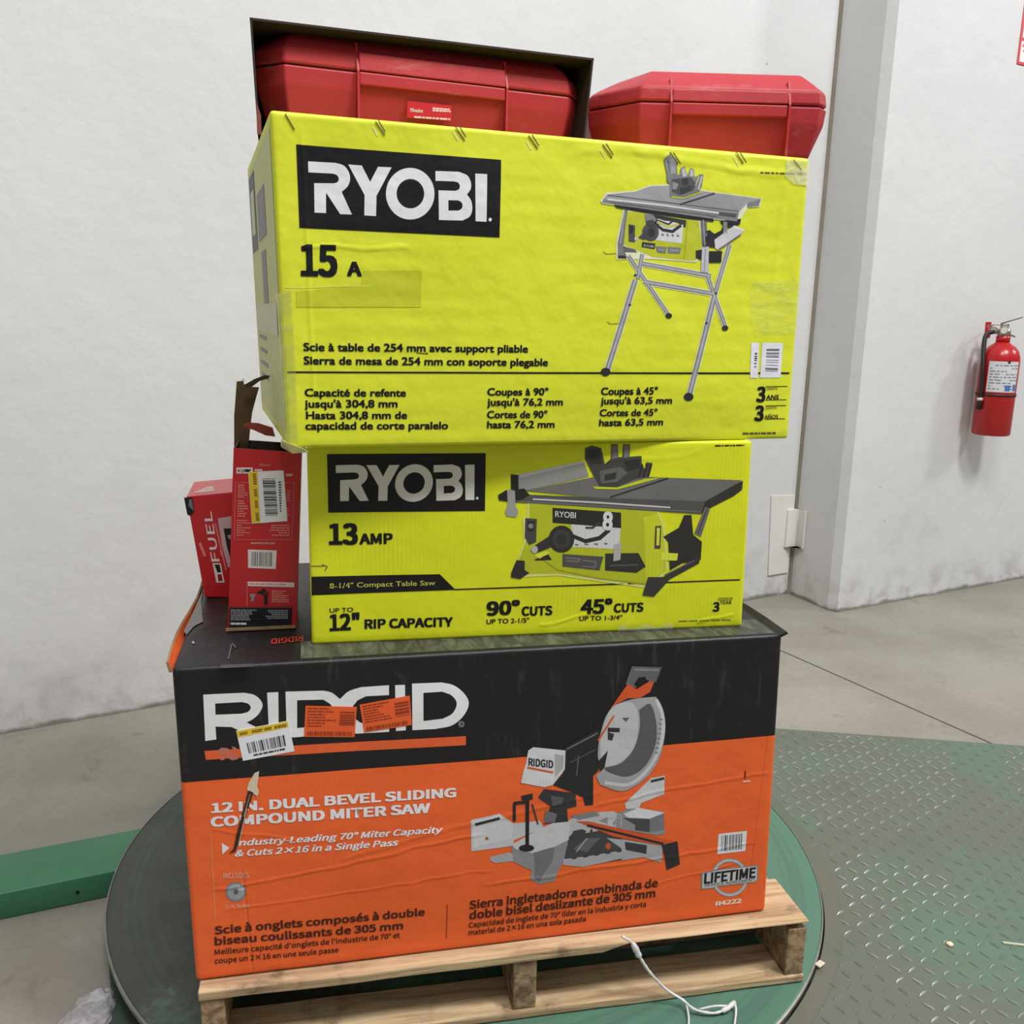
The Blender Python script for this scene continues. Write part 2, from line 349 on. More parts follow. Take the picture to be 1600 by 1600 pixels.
class Print:
    """Ink on one face; shapes are given in photograph pixels and land in face coordinates."""
    def __init__(self, plane, grot=False): self.pl = plane; self.grot = grot; self.items = []      # (mat, layer, verts2d, tris, coarse)
    def ab(self, pts): return [self.pl.at(*p) for p in pts]
    def poly_ab(self, loops, mat, layer=1, coarse=True):
        vv = [Vector((a, b, 0)) for lp in loops for a, b in lp]
        ts = tessellate_polygon([[Vector((a, b, 0)) for a, b in lp] for lp in loops])
        big = max(max(v.x for v in vv) - min(v.x for v in vv), max(v.y for v in vv) - min(v.y for v in vv)) > 0.018
        self.items.append((mat, layer, [(v.x, v.y) for v in vv], ts, coarse or big))
    def poly(self, pts, mat, layer=1, holes=(), coarse=True):
        self.poly_ab([self.ab(pts)] + [self.ab(h) for h in holes], mat, layer, coarse)
    def stroke(self, pts, w, mat, layer=1):
        n = len(pts)
        for i in range(n - 1):
            (x0, y0), (x1, y1) = pts[i], pts[i + 1]; L = math.hypot(x1 - x0, y1 - y0) or 1
            ex, ey = (x1 - x0) / L * w * 0.25, (y1 - y0) / L * w * 0.25
            if i == 0: pass
            else: x0 -= ex; y0 -= ey
            nx, ny = -(y1 - y0) / L * w / 2, (x1 - x0) / L * w / 2
            self.poly([(x0 + nx, y0 + ny), (x1 + nx, y1 + ny), (x1 - nx, y1 - ny), (x0 - nx, y0 - ny)], mat, layer, coarse=L > 60)
    def disc(self, c, rx, ry, mat, layer=1, hole=None, seg=40, a0=0, a1=360):
        el = lambda r, s: [(c[0] + r * math.cos(2 * PI * k / seg), c[1] + s * math.sin(2 * PI * k / seg)) for k in range(seg)]
        self.poly(el(rx, ry), mat, layer, holes=[el(*hole)] if hole else (), coarse=False)
    def text(self, s, p0, p1, h, mat, bold=0.0, shear=0.0, layer=1, grot=None):
        """baseline from pixel p0 to p1, capitals h pixels tall."""
        g = self.grot if grot is None else grot; vs, ts = text_tris(s, bold, shear, g)
        if not vs: return
        x0 = min(v[0] for v in vs); x1 = max(v[0] for v in vs)
        a0, b0 = self.pl.at(*p0); a1, b1 = self.pl.at(*p1); hm = (self.pl.at(p0[0], p0[1] - h)[1] - b0) / CAPS[g]
        out = [(a0 + (x - x0) / (x1 - x0) * (a1 - a0), b0 + (x - x0) / (x1 - x0) * (b1 - b0) + y * hm) for x, y in vs]
        self.items.append((mat, layer + 2.0, out, ts, False))
    def bars(self, quad, n, mat, layer=2, seed=1, vertical=True, fill=0.55):
        """bar-code lines filling a pixel quad tl,tr,br,bl."""
        rn = random.Random(seed); tl, tr, br, bl = quad
        L = lambda p, q, t: (p[0] + (q[0] - p[0]) * t, p[1] + (q[1] - p[1]) * t)
        t = 0.0; ws = [rn.choice((1, 1, 2, 3)) for _ in range(2 * n)]; tot = sum(ws)
        for i, w in enumerate(ws):
            t2 = t + w / tot
            if i % 2 == 0:
                q = [L(tl, tr, t), L(tl, tr, t2), L(bl, br, t2), L(bl, br, t)] if vertical else [L(tl, bl, t), L(tr, br, t), L(tr, br, t2), L(tl, bl, t2)]
                self.poly(q, mat, layer, coarse=False)
            t = t2
    def lines(self, quad, rows, mat, layer=2, seed=1, ragged=0.5, gap=0.45, right=False):
        """rows of fine print too small to read, as broken rules."""
        rn = random.Random(seed); tl, tr, br, bl = quad
        L = lambda p, q, t: (p[0] + (q[0] - p[0]) * t, p[1] + (q[1] - p[1]) * t)
        for i in range(rows):
            t0, t1 = i / rows, (i + 1 - gap) / rows
            e = 1 - rn.random() * ragged; x = 0.0
            while x < e - 0.02:
                w = min(e - x, 0.05 + rn.random() * 0.16); x2 = x + w
                xa, xb = (x, x2) if not right else (1 - x2, 1 - x)
                A = L(L(tl, tr, xa), L(bl, br, xa), t0); B = L(L(tl, tr, xb), L(bl, br, xb), t0)
                C = L(L(tl, tr, xb), L(bl, br, xb), t1); D = L(L(tl, tr, xa), L(bl, br, xa), t1)
                self.poly([A, B, C, D], mat, layer, coarse=False); x = x2 + 0.025
    def lay(self, bm, mats, to3d, grid=0.016, base=0.0004, step=0.00012):
        for coarse in (True, False):
            for mat in {i[0].name: i[0] for i in self.items}.values():
                its = [i for i in self.items if i[0] == mat and i[4] == coarse]
                if not its: continue
                if mat not in mats: mats.append(mat)
                mi = mats.index(mat); tb = bmesh.new()
                for _, layer, vs, ts, _c in its:
                    nv = len(vs); bv = [tb.verts.new((a, b, layer + (0.0 if coarse else 0.06 * (i * 36 // nv // 4)))) for i, (a, b) in enumerate(vs)]
                    for t in ts:
                        try: tb.faces.new([bv[k] for k in t])
                        except ValueError: pass
                if coarse and grid:
                    xs = [v.co.x for v in tb.verts]; ys = [v.co.y for v in tb.verts]
                    for ax, lo, hi in ((0, min(xs), max(xs)), (1, min(ys), max(ys))):
                        k = math.ceil(lo / grid)
                        while k * grid < hi:
                            co = [0, 0, 0]; co[ax] = k * grid; no = [0, 0, 0]; no[ax] = 1
                            bmesh.ops.bisect_plane(tb, geom=tb.verts[:] + tb.edges[:] + tb.faces[:], plane_co=co, plane_no=no); k += 1
                idx = {}
                for v in tb.verts: idx[v] = bm.verts.new(to3d(v.co.x, v.co.y, base + v.co.z * step))
                fn = None
                for f in tb.faces:
                    if f.calc_area() < 1e-10: continue
                    try: nf = bm.faces.new([idx[v] for v in (f.verts if f.normal.z >= 0 else reversed(f.verts[:]))])
                    except ValueError: continue
                    nf.material_index = mi; nf.smooth = True
                tb.free()

class Carton:
    """A closed carton: front face from four photograph corners, given depth, softly bulged paper."""
    def __init__(self, plane, tl, tr, br, bl, z0, depth, seed=0, bulge=0.004, wrinkle=0.002, flare=0.0):
        self.pl = plane; self.depth = depth; self.seed = seed; self.bulge = bulge; self.wrinkle = wrinkle; self.flare = flare
        self.q = [plane.at(*p) for p in (bl, br, tr, tl)]
        if z0 is not None:
            self.q[0] = (self.q[0][0], z0 - plane.o.z); self.q[1] = (self.q[1][0], z0 - plane.o.z)
        self.ctr = (self.q[0][0] + self.q[1][0]) / 2
        base = plane.p(self.ctr, self.q[0][1] if z0 is None else z0 - plane.o.z, -depth / 2)
        self.base = base; self.yaw = math.atan2(plane.u.y, plane.u.x)
        self.b0 = base.z - plane.o.z
    def loc(self, a, b, out=0.0): return Vector((a - self.ctr, -self.depth / 2 - out, b - self.b0))
    def disp(self, a, b):
        (a0, b0), (a1, _), (_, b1) = self.q[0], self.q[1], self.q[2]
        s = (a - a0) / (a1 - a0); t = (b - b0) / (b1 - b0)
        e = max(0, min(1, s * 9, (1 - s) * 9, t * 7, (1 - t) * 7)); e = e * e * (3 - 2 * e)
        w = mnoise.noise(Vector((a * 4.5, b * 5.5, self.seed * 3.7))) * self.wrinkle + mnoise.noise(Vector((a * 1.7, b * 2.1, self.seed * 1.3 + 9))) * self.wrinkle * 1.5
        return e * (self.bulge * math.sin(PI * max(0, min(1, s))) * math.sin(PI * max(0, min(1, t))) + w)
    def to3d(self, a, b, h): return self.loc(a, b, self.disp(a, b) + h)
    def body_bm(self, bevel=0.006, split_b=None):
        bm = bmesh.new(); D = self.depth; q = self.q
        f = [self.loc(*c) for c in q]; bk = [v + Vector((0, D, 0)) for v in f]
        for i in (0, 3): bk[i].x -= self.flare
        bm_hull_box(bm, [f[0], f[1], bk[1], bk[0], f[3], f[2], bk[2], bk[3]])
        bevel_all(bm, bevel, 3)
        xs = [v.co.x for v in bm.verts]; zs = [v.co.z for v in bm.verts]
        for ax, lo, hi in ((0, min(xs), max(xs)), (2, min(zs), max(zs))):
            k = math.ceil(lo / 0.016)
            while k * 0.016 < hi:
                co = [0, 0, 0]; co[ax] = k * 0.016; no = [0, 0, 0]; no[ax] = 1
                bmesh.ops.bisect_plane(bm, geom=bm.verts[:] + bm.edges[:] + bm.faces[:], plane_co=co, plane_no=no); k += 1
        if split_b is not None:
            bmesh.ops.bisect_plane(bm, geom=bm.verts[:] + bm.edges[:] + bm.faces[:], plane_co=(0, 0, split_b - self.b0), plane_no=(0, 0, 1))
            for fc in bm.faces: fc.material_index = 0 if fc.calc_center_median().z > split_b - self.b0 else 1
        for v in bm.verts:
            if abs(v.co.y + D / 2) < 1e-5: v.co.y -= self.disp(v.co.x + self.ctr, v.co.z + self.b0)
        for fc in bm.faces: fc.smooth = True
        return bm

def sticker(parent, carton, name, quad, mats_fn, label=None, lift=0.0012, thick=0.0006):
    """A stuck-on paper label: a thin slab that follows the carton, with its own print."""
    pr = Print(carton.pl); paper_mat = mats_fn(pr)
    bm = bmesh.new(); mats = [paper_mat]
    body = Print(carton.pl); body.poly(quad, paper_mat, 0)
    body.lay(bm, mats, carton.to3d, grid=0.02, base=lift)
    # edge skirt
    ab = carton.pl; c = [ab.at(*p) for p in quad]
    for i in range(4):
        (a0, b0), (a1, b1) = c[i], c[(i + 1) % 4]
        for k in range(4):
            A = (a0 + (a1 - a0) * k / 4, b0 + (b1 - b0) * k / 4); B = (a0 + (a1 - a0) * (k + 1) / 4, b0 + (b1 - b0) * (k + 1) / 4)
            bm.faces.new([bm.verts.new(carton.to3d(*p, h)) for p, h in ((A, lift), (B, lift), (B, lift - thick), (A, lift - thick))])
    pr.lay(bm, mats, carton.to3d, grid=0.02, base=lift + 0.0001, step=0.0001)
    o = link(name, bm, mats, parent)
    if label: o['label'] = label
    return o

# ================================================================== the hall
ZF = -0.08                                   # concrete floor; the turntable top is z = 0
bm = bmesh.new()
bm_box(bm, -7, 8, -6, 9, ZF - 0.2, ZF)
fm = floor_mat(); joint = plain('saw_cut_joint', (62, 56, 50), 0.9)
A, B = onz(1228, 1020, ZF), onz(1545, 1160, ZF); d = (B - A).normalized(); s = Vector((-d.y, d.x, 0)) * 0.0035
A = A - d * 1.0; B = B + d * 2.0
bm.faces.new([bm.verts.new(p + Vector((0, 0, 0.0006))) for p in (A - s, B - s, B + s, A + s)]).material_index = 1
bmesh.ops.recalc_face_normals(bm, faces=bm.faces[:])
struct(link('floor', bm, [fm, joint]))

wm = wall_mat()
w0, w1 = onz(0, 1148, ZF), onz(1232, 927, ZF); wd = (w1 - w0).normalized(); wn = Vector((wd.y, -wd.x, 0))   # wn looks to the camera
bm = bmesh.new()
e0 = w0 - wd * 4.0; e1 = w1 + wd * 0.1
prism(bm, [e0, e1, e1 + Vector((0, 0, 6.5)), e0 + Vector((0, 0, 6.5))], -wn, 0.25)
struct(link('wall_left', bm, wm))
cA, cB, far = onz(1292, 953, ZF), onz(1308, 957, ZF), onz(1600, 903, ZF)
fd = (far - cB).normalized(); farE = cB + fd * 5.0
bm = bmesh.new()
wj = w1 + (cA - w1).normalized() * 0.004
loop = [wj, cA, cB, farE, farE - wn * 0.9, wj - wn * 0.9 + wd * 0.02]
prism(bm, loop, (0, 0, 1), 6.5)
struct(link('wall_right', bm, wm))
# solid strip coloured brown for the shade in the gap between the two walls
bm = bmesh.new(); sd = (cA - w1).normalized()
prism(bm, [w1 - wd * 0.014 + wn * 0.001, w1 - wd * 0.012 + wn * 0.006, w1 + sd * 0.012 - wd * 0.004 , w1 + sd * 0.014, w1], (0, 0, 1), 6.4)
struct(link('gap_shade_strip', bm, plain('gap_shade', (150, 140, 126), 0.8, var=0.3, nscale=4)))

# ------------------------------------------------------------------ corner bracket
PL_B = Plane(w0, wd, (0, 0, 1)); PL_R = Plane(w1, sd, (0, 0, 1))
br = thing('corner_bracket', 'white painted steel bracket low in the wall corner beside the pilaster', 'bracket', PL_B.hit(1230, 850))
white = plain('white_paint_steel', (224, 221, 216), 0.5, var=0.06)
def rel(bm, o):
    for v in bm.verts: v.co = o.matrix_basis.inverted() @ v.co
    return bm
bm = bmesh.new(); q = [PL_B.hit(*p) for p in ((1204, 774), (1241, 773), (1229, 894), (1199, 899))]; prism(bm, q, wn, 0.010); bevel_all(bm, 0.002, 1)
br.matrix_basis; bpy.context.view_layer.update()
link('plate', rel(bm, br), white, br)
bm = bmesh.new()
ztop, zbot = PL_B.hit(1236, 795).z, PL_B.hit(1232, 852).z
pts = [w1 - wd * 0.075 + wn * 0.010, w1 - wd * 0.075 + wn * 0.022, w1 - wd * 0.0 + wn * 0.03 + sd * 0.0, w1 + sd * 0.085 - wd * 0.014, w1 + sd * 0.085 - wd * 0.001, w1 + wn * 0.006 - wd * 0.004]
pts = [Vector((p.x, p.y, zbot)) for p in pts]
prism(bm, pts, (0, 0, 1), ztop - zbot)
link('angle', rel(bm, br), white, br)

# ------------------------------------------------------------------ wrapping machine: turntable, ramp, beam
DC = Vector((-0.083, 2.035, 0)); DR = 0.8255
tt = thing('turntable', 'round green steel turntable scratched to bare metal under the pallet', 'turntable', (DC.x, DC.y, ZF))
disc_m = worn_green('turntable_paint', (84, 121, 103), (64, 69, 62), DC, 0.50, 0.70, 0.45, True, 0.34)  # dull tone is wear, and on the left also the stack's painted shade
steel = plain('dull_steel', (150, 148, 142), 0.38, metal=0.7, var=0.25, nscale=20)
dark_steel = plain('dark_steel', (46, 46, 45), 0.55, metal=0.4)
bm = bmesh.new(); lathe(bm, [(DR - 0.004, 0.068), (DR - 0.002, 0.070), (DR - 0.002, 0.0785), (DR - 0.004, 0.080)], (0, 0, 0), 160)
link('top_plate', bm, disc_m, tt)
bm = bmesh.new(); lathe(bm, [(DR - 0.001, 0.0675), (DR + 0.0025, 0.0685), (DR + 0.0025, 0.0775), (DR - 0.0015, 0.0797)], (0, 0, 0), 160)
bm.faces.ensure_lookup_table(); bmesh.ops.delete(bm, geom=[f for f in bm.faces if len(f.verts) > 4], context='FACES_ONLY')
link('rim', bm, steel, tt)
bm = bmesh.new(); lathe(bm, [(DR - 0.16, 0.0), (DR - 0.16, 0.068)], (0, 0, 0), 64); link('drum', bm, dark_steel, tt)
bm = bmesh.new(); n_ = 30
pl_in = [Vector((math.cos(math.radians(a)) * (DR - 0.2), math.sin(math.radians(a)) * (DR - 0.2), 0.012)) for a in [-160 + k * 2.2 for k in range(n_)]]
pe = [onz(x_, y_, ZF + 0.012) - Vector((DC.x, DC.y, ZF)) for x_, y_ in ((168, 1480), (174, 1560), (178, 1640))]
pl_out = [pl_in[0] * 1.02, pe[0], pe[1], pe[2], Vector((pe[2].x + 0.6, pe[2].y - 0.25, 0.012))]
prism(bm, pl_out + pl_in[::-1], (0, 0, -1), 0.012); link('base_plate', bm, plain('base_dark_green', (58, 78, 66), 0.5, var=0.25, nscale=6), tt)

ra, rb = onz(1218, 1138, -0.012), onz(1600, 1165, -0.012); rd = (rb - ra).normalized()
ramp = thing('loading_ramp', 'green diamond-tread steel ramp curving round the right of the turntable', 'ramp', (0.9, 1.9, ZF))
ramp_m = worn_green('ramp_paint', (90, 118, 99), (99, 103, 92), DC, 0.22, 0.58, 0.5, False)
RZ = -0.012; GAP = DR + 0.007
def arc(r, d0, d1, n): return [DC + Vector((math.cos(math.radians(d0 + (d1 - d0) * k / n)) * r, math.sin(math.radians(d0 + (d1 - d0) * k / n)) * r, RZ)) for k in range(n + 1)]
ra.z = rb.z = RZ
# far edge meets the round cut-out behind the stack
t_far = None
for k in range(400):
    p = ra - rd * (k * 0.005)
    if (p - DC).to_2d().length < GAP + 0.004: t_far = p; break
if t_far is None: t_far = ra - rd * 0.5
a_far = math.degrees(math.atan2(t_far.y - DC.y, t_far.x - DC.x))
pl_ = onz(172, 1503, RZ); a_near = -97.0; pl_ = DC + Vector((math.cos(math.radians(a_near)) * GAP, math.sin(math.radians(a_near)) * GAP, RZ))
cut = arc(GAP, a_far, a_near if a_near < a_far else a_near - 360, 90)
dl = (pl_ - DC); edge_near = pl_ + Vector((0.0, -0.4, 0))
outer = [edge_near, Vector((edge_near.x + 3.2, edge_near.y, RZ)), rb + rd * 1.0]
outline = cut + outer
bm = bmesh.new()
tris = tessellate_polygon([outline]); vs = [bm.verts.new(p) for p in outline]
for t in tris: bm.faces.new([vs[i] for i in t])
bmesh.ops.recalc_face_normals(bm, faces=bm.faces[:])
if sum(f.normal.z for f in bm.faces) < 0: bmesh.ops.reverse_faces(bm, faces=bm.faces[:])
ext = bmesh.ops.extrude_face_region(bm, geom=bm.faces[:])
for v in [g for g in ext['geom'] if isinstance(g, bmesh.types.BMVert)]: v.co.z = ZF
bmesh.ops.recalc_face_normals(bm, faces=bm.faces[:])
# raised tread bars, two ways alternating
tread_m = plain('tread_steel', (172, 172, 164), 0.35, metal=0.55, var=0.45, nscale=3)
def lozenge(bm, c, d, L, wd_, h, mi):
    s = Vector((-d.y, d.x, 0)); z = Vector((0, 0, 1))
    top = [c + d * L + z * h * 0.3, c + d * L * 0.45 + s * wd_ * 0.5 + z * h, c - d * L * 0.45 + s * wd_ * 0.5 + z * h, c - d * L + z * h * 0.3, c - d * L * 0.45 - s * wd_ * 0.5 + z * h, c + d * L * 0.45 - s * wd_ * 0.5 + z * h]
    bot = [c + d * L * 1.1, c + d * L * 0.5 + s * wd_, c - d * L * 0.5 + s * wd_, c - d * L * 1.1, c - d * L * 0.5 - s * wd_, c + d * L * 0.5 - s * wd_]
    T = [bm.verts.new(p) for p in top]; Bt = [bm.verts.new(p) for p in bot]
    bm.faces.new(T).material_index = mi
    for i in range(6): bm.faces.new((Bt[i], Bt[(i + 1) % 6], T[(i + 1) % 6], T[i])).material_index = 2
def inside(p):
    r = (p - DC).to_2d().length
    if r < GAP + 0.03: return False
    if (p - ra).dot(Vector((-rd.y, rd.x, 0))) > -0.02: return False
    return p.x < 2.2 and p.y > 1.2 and p.x > 0.2
pu = Vector((math.cos(math.radians(-6)), math.sin(math.radians(-6)), 0)); pv = Vector((-pu.y, pu.x, 0)); pt = 0.034
for i in range(-10, 60):
    for j in range(-30, 50):
        c = Vector((0.9, 1.9, RZ)) + pu * (i - 15) * pt + pv * (j - 10) * pt
        if not inside(c): continue
        dirv = (pu + pv).normalized() if (i + j) % 2 == 0 else (pu - pv).normalized()
        worn = mnoise.noise(Vector((c.x * 2.2, c.y * 2.2, 4.4)))
        lozenge(bm, c, dirv, 0.0145, 0.0045, 0.0022, 1 if worn > 0.02 else 2)
link('ramp_plate', rel(bm, ramp), [ramp_m, tread_m, worn_green('tread_side', (86, 114, 96), (104, 106, 96), DC, 0.4, 0.6, 0.5, False)], ramp)
ramp_lip = bmesh.new(); n_ = 90
in_ = arc(GAP - 0.001, a_far, -78, n_); ou_ = arc(GAP + 0.036, a_far, -78, n_)
V1 = [ramp_lip.verts.new(p + Vector((0, 0, 0.0008))) for p in in_]; V2 = [ramp_lip.verts.new(p + Vector((0, 0, 0.0008))) for p in ou_]
V3 = [ramp_lip.verts.new(p + Vector((0, 0, -0.03))) for p in in_]
for k in range(n_): ramp_lip.faces.new((V1[k], V1[k + 1], V2[k + 1], V2[k])); ramp_lip.faces.new((V3[k], V3[k + 1], V1[k + 1], V1[k]))
bmesh.ops.recalc_face_normals(ramp_lip, faces=ramp_lip.faces[:])
link('cutout_lip', rel(ramp_lip, ramp), worn_green('lip_worn', (92, 102, 86), (102, 102, 88), DC, 0.4, 0.6, 0.5, True), ramp)

b0, b1 = onz(0, 1438, ZF), onz(175, 1401, ZF); bd = (b1 - b0).normalized(); bn = Vector((-bd.y, bd.x, 0))
beam = thing('steel_beam', 'dark green steel base beam on the floor left of the turntable', 'beam', b0)
green = plain('machine_green', (60, 122, 88), 0.42, var=0.14, nscale=5)
bm = bmesh.new(); s0 = b0 - bd * 1.2; s1 = b1 + bd * 0.12
prism(bm, [s0, s1, s1 + bn * 0.17, s0 + bn * 0.17], (0, 0, 1), 0.066); bevel_all(bm, 0.004, 2)
link('channel', rel(bm, beam), green, beam, True)
bm = bmesh.new()
for k in (0.16, 0.34):
    c = b0 + bd * k - bn * 0.0 + Vector((0, 0, 0.03)); tube(bm, [c, c - bn * 0.002], 0.004, 8)
link('bolt_hole', rel(bm, beam), plain('hole_black', (12, 12, 12), 0.9), beam)

# ------------------------------------------------------------------ pallet
PLT = yaw_plane((0.597, 1.575, 0), 11.7)
PYAW = math.radians(11.7); PW = 1.135; PD = 1.016; PH = 0.138
pal = thing('pallet', 'worn wooden shipping pallet holding the whole carton stack on the turntable', 'pallet', PLT.p(-PW / 2, 0, -PD / 2), PYAW)
wa = wood('pallet_wood_pale', (204, 178, 140), (160, 130, 98), stain=0.7); wb = wood('pallet_wood_grey', (160, 134, 106), (112, 90, 70), stain=0.8); wc = wood('pallet_wood_end', (170, 146, 112), (118, 92, 70), (30, 30, 30), 0.7)
x0, x1, y0 = -PW / 2, PW / 2, -PD / 2
def board(name, xa, xb, ya, yb, za, zb, m, jag=0.0, par=pal):
    bm = bmesh.new(); bm_box(bm, xa, xb, ya, yb, za, zb); bevel_all(bm, 0.0025, 2)
    for ax, st in ((0, 0.05),):
        k = math.ceil(xa / st)
        while k * st < xb and xb - xa > 0.3:
            bmesh.ops.bisect_plane(bm, geom=bm.verts[:] + bm.edges[:] + bm.faces[:], plane_co=(k * st, 0, 0), plane_no=(1, 0, 0)); k += 1
    for v in bm.verts:
        n1 = mnoise.noise(Vector((v.co.x * 9, v.co.y * 9, v.co.z * 9 + xa)))
        v.co.z += n1 * 0.0012; v.co.y += n1 * 0.0016
        if jag and abs(v.co.y - ya) < 0.006 and v.co.x > 0.18 and v.co.z < zb - 0.006:
            v.co.y += 0.012 + 0.010 * mnoise.noise(Vector((v.co.x * 30, 2, 3)))
            v.co.z += 0.006 + 0.004 * mnoise.noise(Vector((v.co.x * 24, 7, 1)))
    return link(name, bm, m, par, False)
ys = [y0, y0 + 0.165, y0 + 0.33, y0 + 0.49, y0 + 0.65, y0 + 0.80, PD / 2 - 0.09]
for i, y in enumerate(ys): board('deck_board', x0 + (0.004 if i % 2 else 0), x1 - (0.006 if i % 2 else 0.0), y, y + (0.14 if i == 0 else 0.09), PH - 0.018, PH, wa if i in (0, 3) else wb, jag=1 if i == 0 else 0)
for xa, xb in ((x0 + 0.002, x0 + 0.042), (-0.018, 0.026), (x1 - 0.040, x1 - 0.001)): board('stringer', xa, xb, y0 + 0.004, PD / 2 - 0.004, 0.018, PH - 0.018, wc)
for i, y in enumerate((y0, y0 + 0.15, -0.05, PD / 2 - 0.1)): board('bottom_board', x0, x1, y, y + 0.10, 0.0024, 0.018, wa if i == 0 else wb)

# ================================================================== miter saw carton (black and orange)
ZP = PH
GP = yaw_plane(onz(1195, 1425, ZP), 12.4)
LINE_G = GP.at(750, 1186)[1]
g_cre = [(-0.52, 0.17, -0.02, 0.235, 0.006, 0.0022), (-0.3, 0.21, 0.2, 0.30, 0.007, 0.0018), (-0.05, 0.13, 0.52, 0.15, 0.006, 0.0022), (0.15, 0.27, 0.53, 0.30, 0.006, 0.0018),
         (-0.50, 0.29, -0.35, 0.25, 0.006, 0.0015), (-0.44, 0.0, -0.45, 0.22, 0.004, -0.003), (0.0, 0.06, 0.5, 0.115, 0.005, 0.0015), (0.49, 0.02, 0.505, 0.40, 0.004, -0.003), (-0.5, 0.13, 0.0, 0.16, 0.005, 0.0015)]
gg = crease_group('miter_carton_paper', g_cre, ('x', 0.0065, 0.00005), 0.0005)
K = lambda nm, c, **kw: paper('miter_' + nm, c, gg, **kw)
g_black = K('black_ink', (24, 22, 23), rough=0.42, spec=0.4, scuff=(110, 108, 106), scuff_amt=0.15, scuff_scale=(9, 3, 2.2))
g_orange = K('orange_ink', (236, 102, 48), rough=0.55, spec=0.3, var=0.25)
g_white = K('white_ink', (228, 227, 228)); g_text = K('dark_text', (74, 28, 14)); g_lt = K('faded_orange', (228, 140, 100))
G = lambda i: K('grey_%d' % i, (i, i, i + 2))
kraft = plain('kraft_board', (150, 122, 90), 0.9, var=0.25, nscale=30)
cg = Carton(GP, (268, 1045), (1223, 991.5), (1196, 1425), (306, 1535), ZP + 0.0015, 0.62, 1, 0.006, 0.0025)
tg = thing('miter_saw_carton', 'large black and orange miter saw carton at the bottom of the stack, on the pallet', 'carton', cg.base, cg.yaw)
p = Print(GP, True)
z = Zoom(250, 960, 3.137)
p.poly(z([(212, 393)] + cs([(412, 384), (458, 393), (488, 414), (503, 445), (488, 482), (460, 510), (425, 530)]) + [ (470, 552), (545, 600), (470, 606), (350, 552), (272, 550), (276, 613), (222, 620)]), g_white, 1,
       holes=[z([(270, 437)] + cs([(402, 430), (432, 438), (445, 457), (432, 477), (400, 487)]) + [(272, 492)])])
p.poly(z([(525, 383), (580, 380), (582, 612), (536, 616)]), g_white, 1)
p.poly(z([(615, 378)] + cs([(800, 373), (842, 383), (882, 414)]) + cs([(884, 412), (925, 376), (985, 356)]) + [(1122, 346), (1122, 394), (1010, 400), (968, 420), (935, 462), (940, 500), (985, 530), (1050, 530), (1050, 482), (1000, 484), (1000, 440), (1122, 432), (1122, 572), (960, 583), (905, 540), (880, 500), (850, 545), (790, 590), (658, 602), (622, 600)]), g_white, 1,
       holes=[z([(672, 420)] + cs([(800, 417), (838, 443), (848, 480), (832, 520), (785, 548)]) + [(672, 556)])])
p.poly(z([(1152, 346), (1200, 344), (1204, 564), (1156, 568)]), g_white, 1)
p.poly(z([(1235, 338)] + cs([(1380, 332), (1440, 346), (1490, 385), (1512, 432), (1487, 490), (1430, 538), (1350, 556)]) + [(1236, 563)]), g_white, 1,
       holes=[z([(1290, 382)] + cs([(1382, 376), (1428, 394), (1453, 432), (1432, 480), (1385, 506)]) + [(1290, 518)])])
p.disc(z([(1475, 532)])[0], 4.6, 4.6, G(150), 1, (3.2, 3.2)); p.text('R', (718, 1132), (722, 1131.6), 4, G(150))
p.poly(z([(218, 669), (1497, 590), (1497, 634), (225, 713)]), K('orange_bar', (222, 96, 48)), 1)
p.text('12 IN. DUAL BEVEL SLIDING', (330.4, 1269.6), (712, 1242), 14, g_white, 0.06)
p.text('COMPOUND MITER SAW', (329.5, 1291.5), (671.5, 1266.6), 14.5, g_white, 0.06)
p.text('Industry-Leading 70° Miter Capacity', (367, 1321.5), (691, 1297.4), 9.5, g_white, 0.045, 0.25)
p.text('& Cuts 2×16 in a Single Pass', (367, 1338), (622, 1317.5), 9.5, g_white, 0.045, 0.25)
z2 = Zoom(280, 1200, 3.333)
p.poly(z2([(222, 390), (262, 415), (225, 450)]), g_white, 1)
p.stroke(z2([(165, 345), (187, 785)]), 1.4, g_lt); p.stroke(z2([(1395, 705), (1391, 885)]), 1.6, K('rust_rule', (150, 62, 28)))
p.text('INCLUDES', (349, 1372.5), (389.5, 1371), 8.5, K('ink_pale', (226, 178, 150)), 0.02)
p.disc((368.5, 1393.5), 16, 15.5, G(128)); p.disc((368.5, 1393.5), 13, 12.5, G(155), 2); p.disc((368.5, 1393.5), 4, 4, G(95), 3); p.poly([(371, 1384), (383, 1387), (380, 1392), (372, 1391)], G(185), 3)
p.text('12 IN. BLADE', (351, 1419), (390, 1417), 5, K('ink_pale', (226, 178, 150)), 0.015)
p.text('Scie à onglets composés à double', (335.5, 1459.5), (663.5, 1428.6), 11.5, g_text, 0.05)
p.text('biseau coulissants de 305 mm', (335.5, 1476.5), (629.6, 1450.6), 11.5, g_text, 0.05)
p.text("Meilleure capacité d'onglets de l'industrie de 70° et", (335.5, 1491.7), (625, 1464.5), 8, g_text, 0.03)
p.text('coupe un 2×16 en une seule passe', (335.5, 1505.5), (529, 1487.5), 8, g_text, 0.03)
p.text('Sierra ingleteadora combinada de', (732.7, 1418.3), (1026.7, 1383.8), 12.5, g_text, 0.05)
p.text('doble bisel deslizante de 305 mm', (732.7, 1435), (1023, 1399.9), 12.5, g_text, 0.05)
p.text('Capacidad de inglete de 70° líder en la industria y corta', (732, 1448.8), (1008.8, 1415.5), 8, g_text, 0.03)
p.text('material de 2×16 en una sola pasada', (732, 1461), (915, 1438.8), 8, g_text, 0.03)
